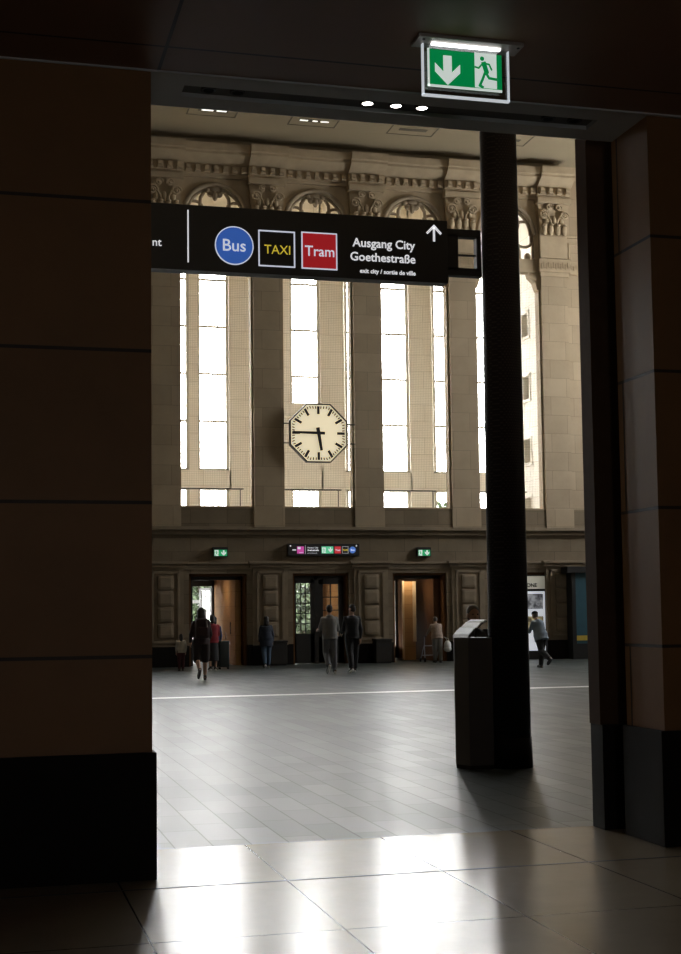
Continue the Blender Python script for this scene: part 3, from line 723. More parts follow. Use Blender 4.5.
runner(mbw, mbg, .055, fz0 + .004, .123, ys0, ys1)
mbw.build('door_field', M_exwhite, fa); mbg.build('running_figure', M_exgreen, fa)
mb = MB(); ac = -.115
mb.prism([(ac - .026, -.095), (ac + .026, -.095), (ac + .026, -.195), (ac + .078, -.143), (ac + .078, -.196), (ac, -.272), (ac - .078, -.196), (ac - .078, -.143), (ac - .026, -.195)], ys0, ys1)
mb.build('arrow', M_exwhite, fa)

# ------------------------------------------------------------------ downlights in the soffit slot
M_lampon = emis('lamp_on', (1.0, .96, .86), 12)
M_lampoff = plain('lamp_off', (.006, .006, .006), .7, sp=.1)
def downlight(x, on, label, group):
    t = thing('downlight', label, 'ceiling lamp', (x, 8.662, ZC + .028), 0, group)
    mb = MB(); n = 24
    for i in range(n):
        a, b = 2 * PI * i / n, 2 * PI * (i + 1) / n
        mb.prism([(.036 * math.cos(a), .036 * math.sin(a)), (.052 * math.cos(a), .052 * math.sin(a)), (.052 * math.cos(b), .052 * math.sin(b)), (.036 * math.cos(b), .036 * math.sin(b))], -.015, 0, axis='z')
    mb.build('ring', M_darkmetal, t, True)
    mb = MB(); mb.tube([(0, 0, -.012), (0, 0, -.002)], [.036, .036], 24); mb.build('lens', M_lampon if on else M_lampoff, t)
g = 'downlights in the slot over the opening'
for x, on, l in ((1.43, 0, 'unlit round downlight at the left end of the soffit slot'), (1.62, 0, 'unlit round downlight second from the left end of the soffit slot'),
                 (2.497, 1, 'glowing round downlight, the left one of three lit in the slot'), (2.695, 1, 'glowing round downlight, the middle one of three lit in the slot'), (2.877, 1, 'glowing round downlight nearest below the hanging exit sign'),
                 (3.79, 0, 'unlit round downlight second from the right end of the soffit slot'), (3.985, 0, 'unlit round downlight at the right end of the soffit slot')):
    downlight(x, on, l, g)

# ------------------------------------------------------------------ big clock
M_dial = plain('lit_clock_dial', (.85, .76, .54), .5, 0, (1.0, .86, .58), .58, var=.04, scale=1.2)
M_clockblack = plain('clock_black', (.008, .007, .006), .5, var=.05)
M_clockrim = plain('clock_rim', (.05, .045, .035), .5, var=.1)
CX, CY, CZ = 10.43, 42.30, 7.262
t = thing('station_clock', 'large octagonal clock with cream dial and black hands before the windows', 'clock', (CX, CY, CZ))
def octo(ap): return [(ap / math.cos(PI / 8) * math.cos(PI / 8 + i * PI / 4), ap / math.cos(PI / 8) * math.sin(PI / 8 + i * PI / 4)) for i in range(8)]
mb = MB(); A = octo(.935); B = octo(.895)
for i in range(8): mb.prism([A[i], A[(i + 1) % 8], B[(i + 1) % 8], B[i]], -.04, .16)
mb.prism(octo(.93), .12, .16); mb.build('clock_case', M_clockrim, t)
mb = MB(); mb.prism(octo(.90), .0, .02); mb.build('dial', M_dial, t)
A = octo(.86); B = octo(.85); mb = MB()
for i in range(60):
    mb = MB(); a = i * PI / 30
    # distance from the centre to the octagonal edge of the dial in this direction
    da = (a + PI / 8) % (PI / 4) - PI / 8
    R = .855 / math.cos(da) if True else .85
    R = min(R, .90)
    ln, wd = (.25, .082) if i % 5 == 0 else (.085, .034)
    sa, ca = math.sin(a), math.cos(a)
    P = lambda r, o: (r * sa + o * ca, r * ca - o * sa)
    mb.prism([P(R - ln, -wd / 2), P(R, -wd / 2), P(R, wd / 2), P(R - ln, wd / 2)], -.008, .002)
    mb.build('hour_bar' if i % 5 == 0 else 'minute_bar', M_clockblack, t)
def hand(name, ang, ln, tail, w0, w1, y):
    sa, ca = math.sin(ang), math.cos(ang); P = lambda r, o: (r * sa + o * ca, r * ca - o * sa)
    mb = MB(); mb.prism([P(-tail, -w0 / 2), P(ln, -w1 / 2), P(ln, w1 / 2), P(-tail, w0 / 2)], y - .012, y); mb.build(name, M_clockblack, t)
hand('hour_hand', math.radians(171), .56, .18, .12, .085, -.018)
hand('minute_hand', math.radians(271), .84, .20, .095, .07, -.032)
mb = MB(); mb.cyl((0, -.05, 0), (0, 0, 0), .06, 20); mb.build('hub', M_clockblack, t)
for z in (-.31, .31):
    mb = MB(); mb.tube([(-1.10, .15, z), (1.24, .15, z)], .02, 8); mb.build('support_rod', M_clockrim, t)
mb = MB(); mb.tube([(0, .18, -.85), (0, .19, -.4), (0, .19, .4)], .035, 8); mb.build('back_bracket', M_clockrim, t)

# ------------------------------------------------------------------ small signs on the far wall
M_exgreen2 = emis('small_exit_green', (.02, .42, .16), .55)
def small_exit(xc, label):
    t = thing('exit_sign', label, 'sign', (xc, FAR, 3.5), 0, 'small exit signs above the doors')
    mb = MB(); mb.box(-.235, .235, -.14, 0, -.14, .16, .012); mb.build('sign_box', M_signblack, t)
    mb = MB(); mb.box(-.20, .20, -.146, -.138, -.115, .075); f = mb.build('sign_face', M_exgreen2, t)
    mw = MB(); mg = MB(); runner(mw, mg, -.185, -.112, .105, -.151, -.144)
    mw.build('door_field', M_exwhite, f); mg.build('running_figure', M_exgreen2, f)
    mb = MB(); mb.prism([(.07, .06), (.12, .06), (.12, -.03), (.17, .02), (.17, -.035), (.095, -.105), (.02, -.035), (.02, .02), (.07, -.03)], -.151, -.144); mb.build('arrow', M_exwhite, f)
small_exit(7.29, 'small green lit exit sign on the wall over the open left doorway')
small_exit(13.89, 'small green lit exit sign on the wall over the oak-panelled right doorway')
t = thing('direction_sign', 'small black direction sign mounted over the middle dark doors', 'sign', (10.575, FAR, 3.575))
mb = MB(); mb.box(-1.155, 1.155, -.16, 0, -.19, .19, .01); mb.build('sign_body', M_signblack, t)
M_mag = emis('sign_magenta', (.50, .06, .32), .8); M_mint = emis('sign_mint', (.10, .50, .28), .8)
mb = MB(); mb.box(-.87, -.65, -.166, -.158, -.12, .105); sq = mb.build('magenta_square', M_mag, t)
for q in ((-.85, -.76, .02, .09), (-.80, -.67, -.10, -.085)):
    mb = MB(); mb.box(q[0], q[1], -.170, -.165, q[2], q[3]); mb.build('mark', M_symwhite, sq)
mb = MB(); mb.box(-1.02, -.90, -.166, -.158, -.025, .015); mb.build('short_line', M_grey_lit, t)
mb = MB(); mb.box(-.605, -.597, -.164, -.158, -.13, .14); mb.build('divider_line', M_grey_lit, t)
text('lettering', 'Ausgang City', -.54, -.19, .045, -.160, M_grey_lit, t, .02)
text('lettering', 'Goethestraße', -.54, -.17, -.035, -.160, M_white_lit, t, .03)
text('lettering', 'exit city / sortie de ville', -.54, -.22, -.115, -.160, M_grey_lit, t, .01)
mb = MB(); mb.box(-.08, .30, -.166, -.158, -.115, .105); mint = mb.build('exit_panel', M_mint, t)
mw = MB(); mg = MB(); runner(mw, mg, -.06, -.10, .10, -.172, -.164); mw.build('door_field', M_exwhite, mint); mg.build('running_figure', M_mint, mint)
mb = MB(); mb.prism([(.19, .08), (.22, .08), (.22, 0), (.27, .04), (.27, -.01), (.205, -.08), (.14, -.01), (.14, .04), (.19, 0)], -.172, -.164); mb.build('arrow', M_exwhite, mint)
M_red2 = emis('small_sign_red', (.5, .03, .04), .8); M_blue2 = emis('small_sign_blue', (.06, .16, .5), .8)
mb = MB(); mb.box(.345, .545, -.166, -.158, -.115, .105); r_ = mb.build('tram_square', M_red2, t); text('lettering', 'Tram', .365, .525, -.035, -.166, M_symwhite, r_, .02)
fr = frame_rect(.59, .79, -.115, .105, .008, -.166, -.158).build('taxi_square', M_grey_lit, t); text('lettering', 'TAXI', .61, .77, -.035, -.160, M_yellow, fr, .02)
bd = ring(.93, -.005, 0, .105, -.166, -.158, 32).build('bus_disc', M_blue2, t); text('lettering', 'Bus', .87, .99, -.035, -.166, M_symwhite, bd, .02)
mb = MB()
mb.box(-1.10, -1.06, -.166, -.158, .10, .14)
mb.build('arrow', M_white_lit, t)
mb = MB(); mb.box(1.05, 1.062, -.166, -.158, .09, .16); mb.box(1.025, 1.087, -.166, -.158, .118, .132); mb.build('arrow', M_white_lit, t)

# ------------------------------------------------------------------ poster case in the fourth bay
def poster_mat(name, c1, c2, seed):
    m, t_, b = nodes(name); N = t_.nodes; L = t_.links
    co = N.new('ShaderNodeTexCoord'); no = N.new('ShaderNodeTexNoise'); no.inputs['Scale'].default_value = 5.5; no.inputs['Detail'].default_value = 8
    mp = N.new('ShaderNodeMapping'); mp.inputs['Location'].default_value = (seed, 0, seed); L.new(co.outputs['Object'], mp.inputs[0]); L.new(mp.outputs[0], no.inputs['Vector'])
    rp = N.new('ShaderNodeValToRGB'); rp.color_ramp.elements[0].color = tuple(c1) + (1,); rp.color_ramp.elements[1].color = tuple(c2) + (1,); rp.color_ramp.elements[0].position = .4; rp.color_ramp.elements[1].position = .6
    L.new(no.outputs['Fac'], rp.inputs[0]); L.new(rp.outputs[0], b.inputs['Base Color']); L.new(rp.outputs[0], b.inputs['Emission Color']); b.inputs['Emission Strength'].default_value = .45
    return m
t = thing('poster_case', 'tall lit poster case in the wall niche behind the steel column', 'display case', (17.27, FAR + .08, 0))
M_cream = plain('cream_header', (.52, .50, .42), .5, 0, (.6, .58, .48), .22, var=.03)
mb = MB(); mb.box(-.98, .86, 0, .24, .0, 2.76, .01); mb.build('case_body', M_door, t)
mb = MB(); mb.box(-.90, .84, -.012, .002, 2.30, 2.72); hd = mb.build('header_panel', M_cream, t)
text('lettering', 'O', .10, .22, 2.545, -.012, M_signblack, hd, .02)
text('lettering', 'ONE', .20, .56, 2.365, -.012, M_signblack, hd, .03)
M_lightbox = plain('lightbox_white', (.75, .78, .82), .4, 0, (.80, .84, .92), .50, var=.03)
mb = MB(); mb.box(-.90, .83, -.010, .002, .28, 2.22); lb = mb.build('light_box', M_lightbox, t)
mb = MB(); mb.box(-.86, .76, -.016, -.008, 1.64, 2.14); mb.build('picture', poster_mat('picture_grey', (.06, .06, .07), (.35, .36, .38), 1.3), lb)
mb = MB(); mb.box(-.86, .76, -.016, -.008, .98, 1.40); mb.build('picture', poster_mat('picture_yellow', (.10, .08, .05), (.45, .38, .20), 4.1), lb)

# ------------------------------------------------------------------ booth at the right, litter bins
t = thing('kiosk_booth', 'dark booth with flat roof and blue side at the right edge of the hall', 'booth', (20.09, 42.38, 0))
M_boothblue = plain('booth_blue', (.02, .075, .10), .5, var=.15)
mb = MB(); mb.box(-1.22, 1.4, -.40, .0, .0, 2.80, .01); mb.build('booth_body', M_boothblue, t)
mb = MB(); mb.box(-1.48, 1.6, -.52, .0, 2.80, 3.0, .01); mb.build('roof', M_darkmetal, t)
mb = MB(); mb.box(-1.30, -1.17, -.44, .0, 0, 2.80); mb.box(-1.17, 1.4, -.42, -.38, 0, .5); mb.build('corner_post', M_darkmetal, t)
mb = MB(); mb.box(-1.15, 1.2, -.415, -.39, .60, .76); mb.build('yellow_strip', plain('yellow_paint', (.5, .36, .05), .5), t)
M_bin = plain('grey_bin_steel', (.035, .032, .028), .6, .1, var=.1, sp=.2)
def litter_bin(x, label):
    t = thing('litter_bin', label, 'litter bin', (x, FAR - .36, 0), 0, 'litter bins at the wall piers')
    mb = MB(); mb.box(-.26, .26, -.20, .20, .05, .70, .015); mb.build('bin_body', M_bin, t)
    mb = MB(); mb.box(-.23, .23, -.17, .17, 0, .05); mb.build('foot', M_darkmetal, t)
    mb = MB(); mb.box(-.28, .28, -.22, .22, .70, .76, .012); mb.build('lid', M_bin, t)
    mb = MB(); mb.box(-.16, .16, -.206, -.198, .52, .62); mb.build('opening', M_signblack, t)
litter_bin(9.02, 'low grey litter bin behind the woman in the dark blue coat')
litter_bin(12.38, 'low grey litter bin between the middle doors and the right doorway')

# ------------------------------------------------------------------ recessed light panels in the hall ceiling
M_ceillamp = emis('ceiling_lamp_slot', (1.0, .97, .9), 1.6)
M_groove = plain('ceiling_groove', (.10, .085, .06), .9)
def ceiling_panel(x, y, lit, label):
    t = thing('ceiling_light', label, 'ceiling light', (x, y, HALL_Z), 0, 'recessed lights in the hall ceiling')
    mb = MB()
    for a, b, c_, d_ in ((-.75, .75, -.62, -.585), (-.75, .75, .585, .62), (-.75, -.715, -.585, .585), (.715, .75, -.585, .585)): mb.box(a, b, c_, d_, -.012, .0)
    mb.build('frame', M_groove, t)
    mb = MB(); mb.box(-.45, .45, .05, .25, -.01, 0); mb.build('slot', M_groove, t)
    if lit:
        for a, b in lit:
            mb = MB(); mb.box(a, b, .11, .19, -.016, -.01); mb.build('lamp', M_ceillamp, t)
ceiling_panel(6.75, 39.9, [(-.35, 0.0), (.1, .4)], 'recessed hall ceiling light with long dim slot, nearest the left pier')
ceiling_panel(9.9, 40.1, [(-.45, -.2), (-.05, .1), (.2, .45)], 'recessed hall ceiling light with bright broken slot above the clock')
ceiling_panel(13.1, 40.2, None, 'unlit recessed hall ceiling light between clock and steel column')
ceiling_panel(16.3, 40.4, None, 'unlit recessed hall ceiling light partly behind the steel column')

# ------------------------------------------------------------------ people
M_skin = plain('skin', (.42, .25, .17), .55, var=.05)
M_hairdark = plain('dark_hair', (.008, .006, .005), .6, var=.3)
M_hairgrey = plain('grey_hair', (.13, .115, .10), .7, var=.2)
M_shoe = plain('dark_shoe', (.02, .02, .02), .5, var=.1)
M_sole = plain('white_shoe', (.65, .65, .63), .6, var=.05)
M_iris = plain('eye_dark', (.02, .015, .01), .3)
_rm = {}
def remeshed(mb, name, mat, parent, voxel, smooth_it=4):
    """weld the overlapping tubes of a figure into one continuous skin"""
    o = mb.build(name, mat, None, True)
    md = o.modifiers.new('weld', 'REMESH'); md.mode = 'VOXEL'; md.voxel_size = voxel
    sm = o.modifiers.new('soft', 'SMOOTH'); sm.factor = .5; sm.iterations = smooth_it
    bpy.context.view_layer.update()
    me = bpy.data.meshes.new_from_object(o.evaluated_get(bpy.context.evaluated_depsgraph_get()))
    old = o.data; o.modifiers.clear(); o.data = me; bpy.data.meshes.remove(old)
    for p in me.polygons: p.use_smooth = True
    o.parent = parent
    return o
def rot_dir(deg): a = math.radians(deg); return Vector((0, math.sin(a), -math.cos(a)))
class Figure:
    """a posed figure, facing +y, x to its right; legs: (hip flexion, knee bend, foot pitch), arms: (swing, spread, elbow)"""
    def __init__(s, h, legs, arms, lean=2, twist=0, fat=1.0, headturn=(0, 0)):
        s.h = h; s.fat = fat; s.lean = lean
        s.J = {}
        low = 9
        for i, sd in ((0, -1), (1, 1)):
            a, k, f = legs[i]
            hip = Vector((sd * .052 * h, 0, 0)); kn = hip + rot_dir(a) * .245 * h + Vector((sd * .004 * h, 0, 0)); an = kn + rot_dir(a - k) * .240 * h
            fp = math.radians(f); fd = Vector((sd * .12, math.cos(fp), -math.sin(fp))).normalized(); up = Vector((0, math.sin(fp), math.cos(fp)))
            toe = an + fd * .105 * h - up * .028 * h; heel = an - fd * .035 * h - up * .030 * h; ball = an + fd * .07 * h - up * .026 * h
            s.J[sd] = dict(hip=hip, knee=kn, ankle=an, toe=toe, heel=heel, ball=ball, up=up)
            low = min(low, toe.z - .014 * h, heel.z - .014 * h)
        s.off = -low
        L = math.radians(lean); s.sd = Vector((0, math.sin(L), math.cos(L)))
        for sd in (-1, 1):
            for k in s.J[sd]:
                if k != 'up': s.J[sd][k] = s.J[sd][k] + Vector((0, 0, s.off))
        s.pel = Vector((0, 0, s.off))
        s.chest = s.pel + s.sd * .20 * h; s.neck = s.pel + s.sd * .295 * h
        hl = math.radians(lean * .5 + headturn[1]); s.hd = Vector((0, math.sin(hl), math.cos(hl)))
        s.head = s.neck + s.hd * .092 * h
        s.hturn = math.radians(headturn[0])
        s.A = {}
        for i, sd in ((0, -1), (1, 1)):
            sw, ab, el = arms[i]
            shp = s.pel + s.sd * .248 * h + Vector((sd * .094 * h * fat ** .4, 0, 0))
            b = math.radians(ab); d = rot_dir(sw); d = (d * math.cos(b) + Vector((sd * math.sin(b), 0, 0))).normalized()
            elb = shp + d * .168 * h
            d2 = rot_dir(sw + el); d2 = (d2 * math.cos(b * .3) + Vector((sd * math.sin(b * .3) - sd * .12, 0, 0))).normalized()
            wr = elb + d2 * .140 * h
            s.A[sd] = dict(sh=shp, el=elb, wr=wr, d=d2)
    def leg_tube(s, mb, sd, k, r=(.052, .036, .036, .022), upto=1.0):
        J = s.J[sd]; h = s.h
        calf = J['knee'].lerp(J['ankle'], .3) + Vector((0, -.006 * h, 0))
        e = J['knee'].lerp(J['ankle'], upto)
        mid = J['hip'].lerp(J['knee'], .4)
        pts = [J['hip'] + Vector((0, 0, .02 * h)), mid, J['knee'], calf, e] if upto > .35 else [J['hip'] + Vector((0, 0, .02 * h)), mid, J['knee'], e]
        rr = [r[0] * h * k, r[0] * h * k * .95, r[1] * h * k, r[2] * h * k, r[3] * h * k][:len(pts)]
        mb.tube(pts, rr, 12); mb.ell(J['knee'], r[1] * h * k * .98); mb.ell(J['hip'], r[0] * h * k)
    def torso_tube(s, mb, k=1.0, ky=1.0, z0=-.02, z1=.29, flare=1.0):
        h = s.h; f = s.fat
        prof = [(-.02, .086, .060), (.03, .088, .064), (.09, .080, .060), (.15, .084, .062), (.20, .090, .064), (.245, .084, .058), (.270, .062, .046), (.29, .040, .036), (.305, .032, .032)]
        pts, rr = [], []
        for t, rx, ry in prof:
            if z0 <= t <= z1 + .001:
                fl = flare if t < .05 else (1 + (flare - 1) * max(0, (.15 - t) / .1))
                pts.append(s.pel + s.sd * t * h); rr.append((rx * h * k * f * fl, ry * h * k * ky * f * fl))
        if z0 < -.021: pts.insert(0, s.pel + s.sd * z0 * h); rr.insert(0, (.088 * h * k * f * flare, .066 * h * k * ky * f * flare))
        # ring axes: x across the body, y front to back
        rings = []; seg = 18; fs = []
        ax = Vector((1, 0, 0)); ay = s.sd.cross(ax)
        for p, (rx, ry) in zip(pts, rr): rings.append([mb.bm.verts.new(p + ax * math.cos(2 * PI * q / seg) * rx + ay * math.sin(2 * PI * q / seg) * ry) for q in range(seg)])
        for i in range(len(rings) - 1):
            for q in range(seg): mb.bm.faces.new((rings[i][q], rings[i][(q + 1) % seg], rings[i + 1][(q + 1) % seg], rings[i + 1][q]))
        mb.bm.faces.new(rings[0][::-1]); mb.bm.faces.new(rings[-1])
    def arm_tube(s, mb, sd, k=1.0, upto=1.0):
        A = s.A[sd]; h = s.h
        e = A['el'].lerp(A['wr'], upto)
        mb.tube([A['sh'], A['el'], e], [.030 * h * k, .025 * h * k, (.025 - .008 * upto) * h * k], 12)
        mb.ell(A['sh'], .031 * h * k); mb.ell(A['el'], .0255 * h * k)
    def hand(s, mb, sd):
        A = s.A[sd]; h = s.h; d = A['d']; side = Vector((sd, 0, 0)); side = (side - d * side.dot(d)).normalized(); fw = d.cross(side) * (-1 if d.cross(side).y < 0 else 1)
        # palm faces the thigh; fingers hang down, a little curled, spread front to back
        c = A['wr'] + d * .028 * h
        mb.tube([A['wr'] - d * .01 * h, A['wr'] + d * .012 * h, c, A['wr'] + d * .055 * h], [(.014 * h, .011 * h), (.020 * h, .010 * h), (.024 * h, .010 * h), (.021 * h, .009 * h)] if abs(fw.y) < 0 else [.014 * h, .016 * h, .019 * h, .017 * h], 10)
        for i, ln in enumerate((.040, .046, .043, .034)):
            o = fw * (.0165 - .011 * i) * h; b0 = A['wr'] + d * .05 * h + o
            b1 = b0 + d * ln * .5 * h - side * .004 * h; b2 = b1 + (d * .8 - side * .6).normalized() * ln * .5 * h
            mb.tube([b0 - d * .01 * h, b1, b2], [.0055 * h, .005 * h, .004 * h], 7)
        b0 = A['wr'] + d * .015 * h + fw * .012 * h; b1 = b0 + (d * .6 + fw * .7).normalized() * .026 * h; b2 = b1 + (d * .95 + fw * .1 - side * .2).normalized() * .022 * h
        mb.tube([b0, b1, b2], [.0065 * h, .006 * h, .0045 * h], 7)
    def head_frame(s):
        return Matrix.Rotation(-s.hturn, 3, 'Z')
    def head_mesh(s, mb):
        h = s.h; c = s.head; Rm = s.head_frame(); V = lambda x, y, z: c + Rm @ Vector((x * h, y * h, z * h))
        mb.ell(V(0, -.006, .010), (.043 * h, .052 * h, .052 * h), 18, 14)
        mb.ell(V(0, .010, -.022), (.034 * h, .040 * h, .044 * h), 16, 12)
        mb.tube([V(0, .042, .006), V(0, .058, -.014), V(0, .050, -.020)], [.005 * h, .0085 * h, .006 * h], 8)
        mb.ell(V(0, .046, -.038), (.014 * h, .006 * h, .005 * h)); mb.ell(V(0, .044, -.056), (.014 * h, .010 * h, .010 * h))
        for sd in (-1, 1):
            mb.ell(V(sd * .043, -.004, -.004), (.006 * h, .012 * h, .019 * h)); mb.ell(V(sd * .017, .043, .010), (.010 * h, .006 * h, .004 * h))
        mb.tube([s.neck - s.sd * .02 * h, s.neck + s.hd * .02 * h, c + Vector((0, -.01 * h, -.03 * h))], [.034 * h, .029 * h, .028 * h], 12)
def person(label, cat, x, y, h, legs, arms, top, trousers, hair=M_hairdark, lean=2, rz=0, fat=1.0, topk=1.12, flare=1.04, top_z0=-.05, bare_leg=None, shorts=False, hairlen=0, shoes=M_shoe, headturn=(0, 0), hat=None, hairk=1.0, hood=False, skin=None, trk=1.12, skirt=None, vox=.0085):
    t = thing('person', label, cat, (x, y, 0), rz)
    F = Figure(h, legs, arms, lean, fat=fat, headturn=headturn)
    mb = MB()
    F.torso_tube(mb, .94, .94)
    for sd in (-1, 1): F.leg_tube(mb, sd, .92); F.arm_tube(mb, sd, .92); F.hand(mb, sd)
    for sd in (-1, 1):
        J = F.J[sd]; mb.tube([J['heel'] + J['up'] * .012 * h, J['ball'] + J['up'] * .006 * h, J['toe']], [.018 * h, .020 * h, .012 * h], 8); mb.tube([J['ankle'], J['heel'] + J['up'] * .01 * h], [.019 * h, .018 * h], 8)
    F.head_mesh(mb)
    body = remeshed(mb, 'body', skin or M_skin, t, vox * h / 1.7, 3)
    for sd in (-1, 1):
        c = F.head; Rm = F.head_frame(); mb = MB(); mb.ell(c + Rm @ Vector((sd * .017 * h, .0435 * h, .003 * h)), (.006 * h, .004 * h, .005 * h), 8, 6); mb.build('eye', M_iris, t, True)
    # clothes
    mb = MB(); F.torso_tube(mb, topk, topk * 1.06, top_z0, .293, flare)
    for sd in (-1, 1): F.arm_tube(mb, sd, 1.2 if topk > 1.1 else 1.12, .96 if topk > 1.0 else .2)
    if hood: mb.ell(F.neck + Vector((0, -.035 * h, -.012 * h)), (.062 * h, .045 * h, .028 * h))
    remeshed(mb, 'jacket' if topk > 1.1 else 'shirt', top, t, .012 * h / 1.7)
    mb = MB(); F.torso_tube(mb, 1.04, 1.04, -.02, .09)
    if skirt:
        mid = (F.J[-1]['knee'] + F.J[1]['knee']) / 2
        mb.tube([F.pel + Vector((0, 0, .05 * h)), F.pel - Vector((0, 0, .05 * h)), mid + Vector((0, 0, skirt * h))], [(.09 * h, .075 * h), (.10 * h, .09 * h), (.12 * h, .12 * h)], 18)
    else:
        for sd in (-1, 1): F.leg_tube(mb, sd, trk, (.056, .044, .041, .032) if not shorts else (.058, .052, .05, .05), 1.0 if not shorts else .06)
    remeshed(mb, 'skirt' if skirt else ('shorts' if shorts else 'trousers'), trousers, t, .012 * h / 1.7)
    for sd in (-1, 1):
        J = F.J[sd]; mb = MB()
        mb.tube([J['heel'] + J['up'] * .010 * h, J['heel'].lerp(J['ball'], .5) + J['up'] * .008 * h, J['ball'] + J['up'] * .006 * h, J['toe'] + J['up'] * .002 * h], [.023 * h, .023 * h, .025 * h, .015 * h], 10)
        mb.tube([J['ankle'] + J['up'] * .01 * h, J['heel'] + J['up'] * .012 * h], [.024 * h, .023 * h], 10)
        sh = remeshed(mb, 'shoe', M_shoe, t, .008, 2)
        mb = MB(); n = J['up']; 
        mb.tube([J['heel'] - n * .010 * h, J['ball'] - n * .012 * h, J['toe'] - n * .008 * h], [.019 * h, .021 * h, .012 * h], 8)
        mb.build('sole', shoes, sh, True)
    c = F.head; Rm = F.head_frame(); V = lambda x_, y_, z_: c + Rm @ Vector((x_ * h, y_ * h, z_ * h))
    mb = MB(); hk = hairk * h; mb.ell(V(0, -.012 * hairk, .020), (.0475 * hk, .052 * hk, .050 * hk), 18, 14); mb.ell(V(0, -.022 * hairk, -.006 * hairk), (.044 * hk, .040 * hk, .045 * hk), 16, 12)
    if hairlen:
        mb.tube([V(0, -.02, .02), V(0, -.035, -.04), V(0, -.046, -.04 - hairlen * .5), V(0, -.05, -.04 - hairlen)], [.046 * hk, .047 * hk, .044 * hk, .020 * hk], 12)
    remeshed(mb, 'hair', hair, t, .009, 3)
    if hat:
        mb = MB(); mb.ell(V(0, -.006, .034), (.050 * h, .056 * h, .036 * h), 18, 12); mb.tube([V(0, .03, .02), V(0, .075, .012)], [(.036 * h, .006 * h), (.028 * h, .004 * h)], 10); mb.build('cap', hat, t, True)
    return t, F
M_hoodie = plain('grey_hoodie', (.17, .165, .155), .9, var=.12, scale=6, bump=.2)
M_joggers = plain('grey_joggers', (.13, .13, .135), .9, var=.1, scale=6)
M_blackcloth = plain('black_cloth', (.008, .008, .009), .8, var=.2)
M_navy = plain('dark_blue_coat', (.018, .026, .045), .85, var=.2)
M_jeans = plain('blue_jeans', (.06, .10, .16), .85, var=.2, scale=8)
M_denim = plain('dark_denim', (.035, .05, .075), .85, var=.2, scale=8)
M_whitetop = plain('cream_top', (.36, .33, .28), .85, var=.15)
M_redtrous = plain('dark_red_trousers', (.055, .010, .014), .85, var=.15)
M_plum = plain('dark_plum_shirt', (.030, .014, .014), .85, var=.2)
M_shorts = plain('dark_brown_shorts', (.018, .011, .009), .85, var=.15)
M_redtop = plain('red_jumper', (.22, .014, .022), .85, var=.2)
M_teal = plain('dark_teal_cloth', (.014, .030, .030), .85, var=.2)
M_floral = plain('beige_patterned_jacket', (.30, .225, .175), .85, var=.5, scale=26)
M_greytr = plain('grey_trousers', (.17, .165, .15), .85, var=.1)
M_bluegrey = plain('blue_grey_jacket', (.20, .25, .30), .85, var=.2, scale=7)
M_bluetop = plain('blue_jumper', (.03, .055, .14), .85, var=.2)
SIDE = (4, 9, 12)

# two men walking side by side
person('person in grey hoodie and grey joggers walking beside a man in black', 'person', 8.93, 35.24, 1.80, [(4, 44, 60), (-3, 4, 0)], [(12, 15, 75), (14, 15, 70)], M_hoodie, M_joggers, lean=3, fat=1.04, topk=1.22, flare=1.05, shoes=M_sole, trk=1.06, hood=True)
person('person all in black walking to the right of a man in grey hoodie', 'person', 9.62, 35.55, 1.83, [(-14, 10, 22), (14, 5, -6)], [(16, 8, 50), (-14, 9, 14)], M_blackcloth, M_blackcloth, lean=2, fat=1.03, topk=1.2, shoes=M_sole, headturn=(-35, 0), trk=1.2)
# woman in a dark blue coat
person('person with long dark hair in dark blue coat and blue jeans walking to the wall', 'person', 8.26, 40.2, 1.52, [(-10, 12, 22), (11, 4, -4)], [(8, 10, 12), (-8, 12, 16)], M_navy, M_jeans, lean=2, fat=1.03, topk=1.2, flare=1.2, top_z0=-.13, hairlen=.10, hairk=1.12, shoes=M_sole)
# child
person('small child in cream top with dark ponytail and dark red trousers', 'child', 5.63, 39.4, 1.06, [(-6, 8, 10), (8, 4, 0)], [(5, 12, 15), (-4, 12, 20)], M_whitetop, M_redtrous, lean=0, fat=1.02, topk=1.14, flare=1.1, hairlen=.11, shoes=M_shoe)
# woman with a backpack
t, F = person('person with dark hair wearing a large backpack and dark shorts, bare legs', 'person', 5.30, 33.64, 1.76, [(-2, 48, 62), (6, 4, 4)], [(10, 14, 30), (12, 14, 40)], M_plum, M_shorts, lean=3, fat=1.08, topk=1.18, shorts=True, hairlen=.07, hairk=1.3, trk=1.25)
M_pack = plain('dark_backpack', (.028, .012, .012), .8, var=.25)
bp_ = thing('backpack', 'dark red-brown backpack on the back of the bare-legged woman', 'backpack', (5.30, 33.64, 0))
h_ = 1.76; pc = F.pel + F.sd * .185 * h_ + Vector((0, -.235, 0))
mb = MB(); mb.box(pc.x - .17, pc.x + .17, pc.y - .09, pc.y + .075, pc.z - .25, pc.z + .22, .06); mb.build('pack_body', M_pack, bp_, True)
mb = MB(); mb.box(pc.x - .12, pc.x + .12, pc.y - .145, pc.y - .08, pc.z - .21, pc.z + .02, .03); mb.build('front_pocket', M_pack, bp_, True)
for sd in (-1, 1):
    mb = MB(); mb.tube([(pc.x + sd * .11, pc.y + .07, pc.z + .18), (pc.x + sd * .12, pc.y + .23, pc.z + .225), (pc.x + sd * .125, pc.y + .365, pc.z + .12), (pc.x + sd * .14, pc.y + .33, pc.z - .12), (pc.x + sd * .13, pc.y + .07, pc.z - .2)], .022, 8); mb.build('strap', M_pack, bp_, True)
mb = MB(); mb.tube([(pc.x + .08, pc.y - .1, pc.z + .18), (pc.x + .09, pc.y - .12, pc.z - .05)], .02, 8); mb.build('buckle_strap', plain('grey_strap', (.25, .22, .2), .7), bp_, True)
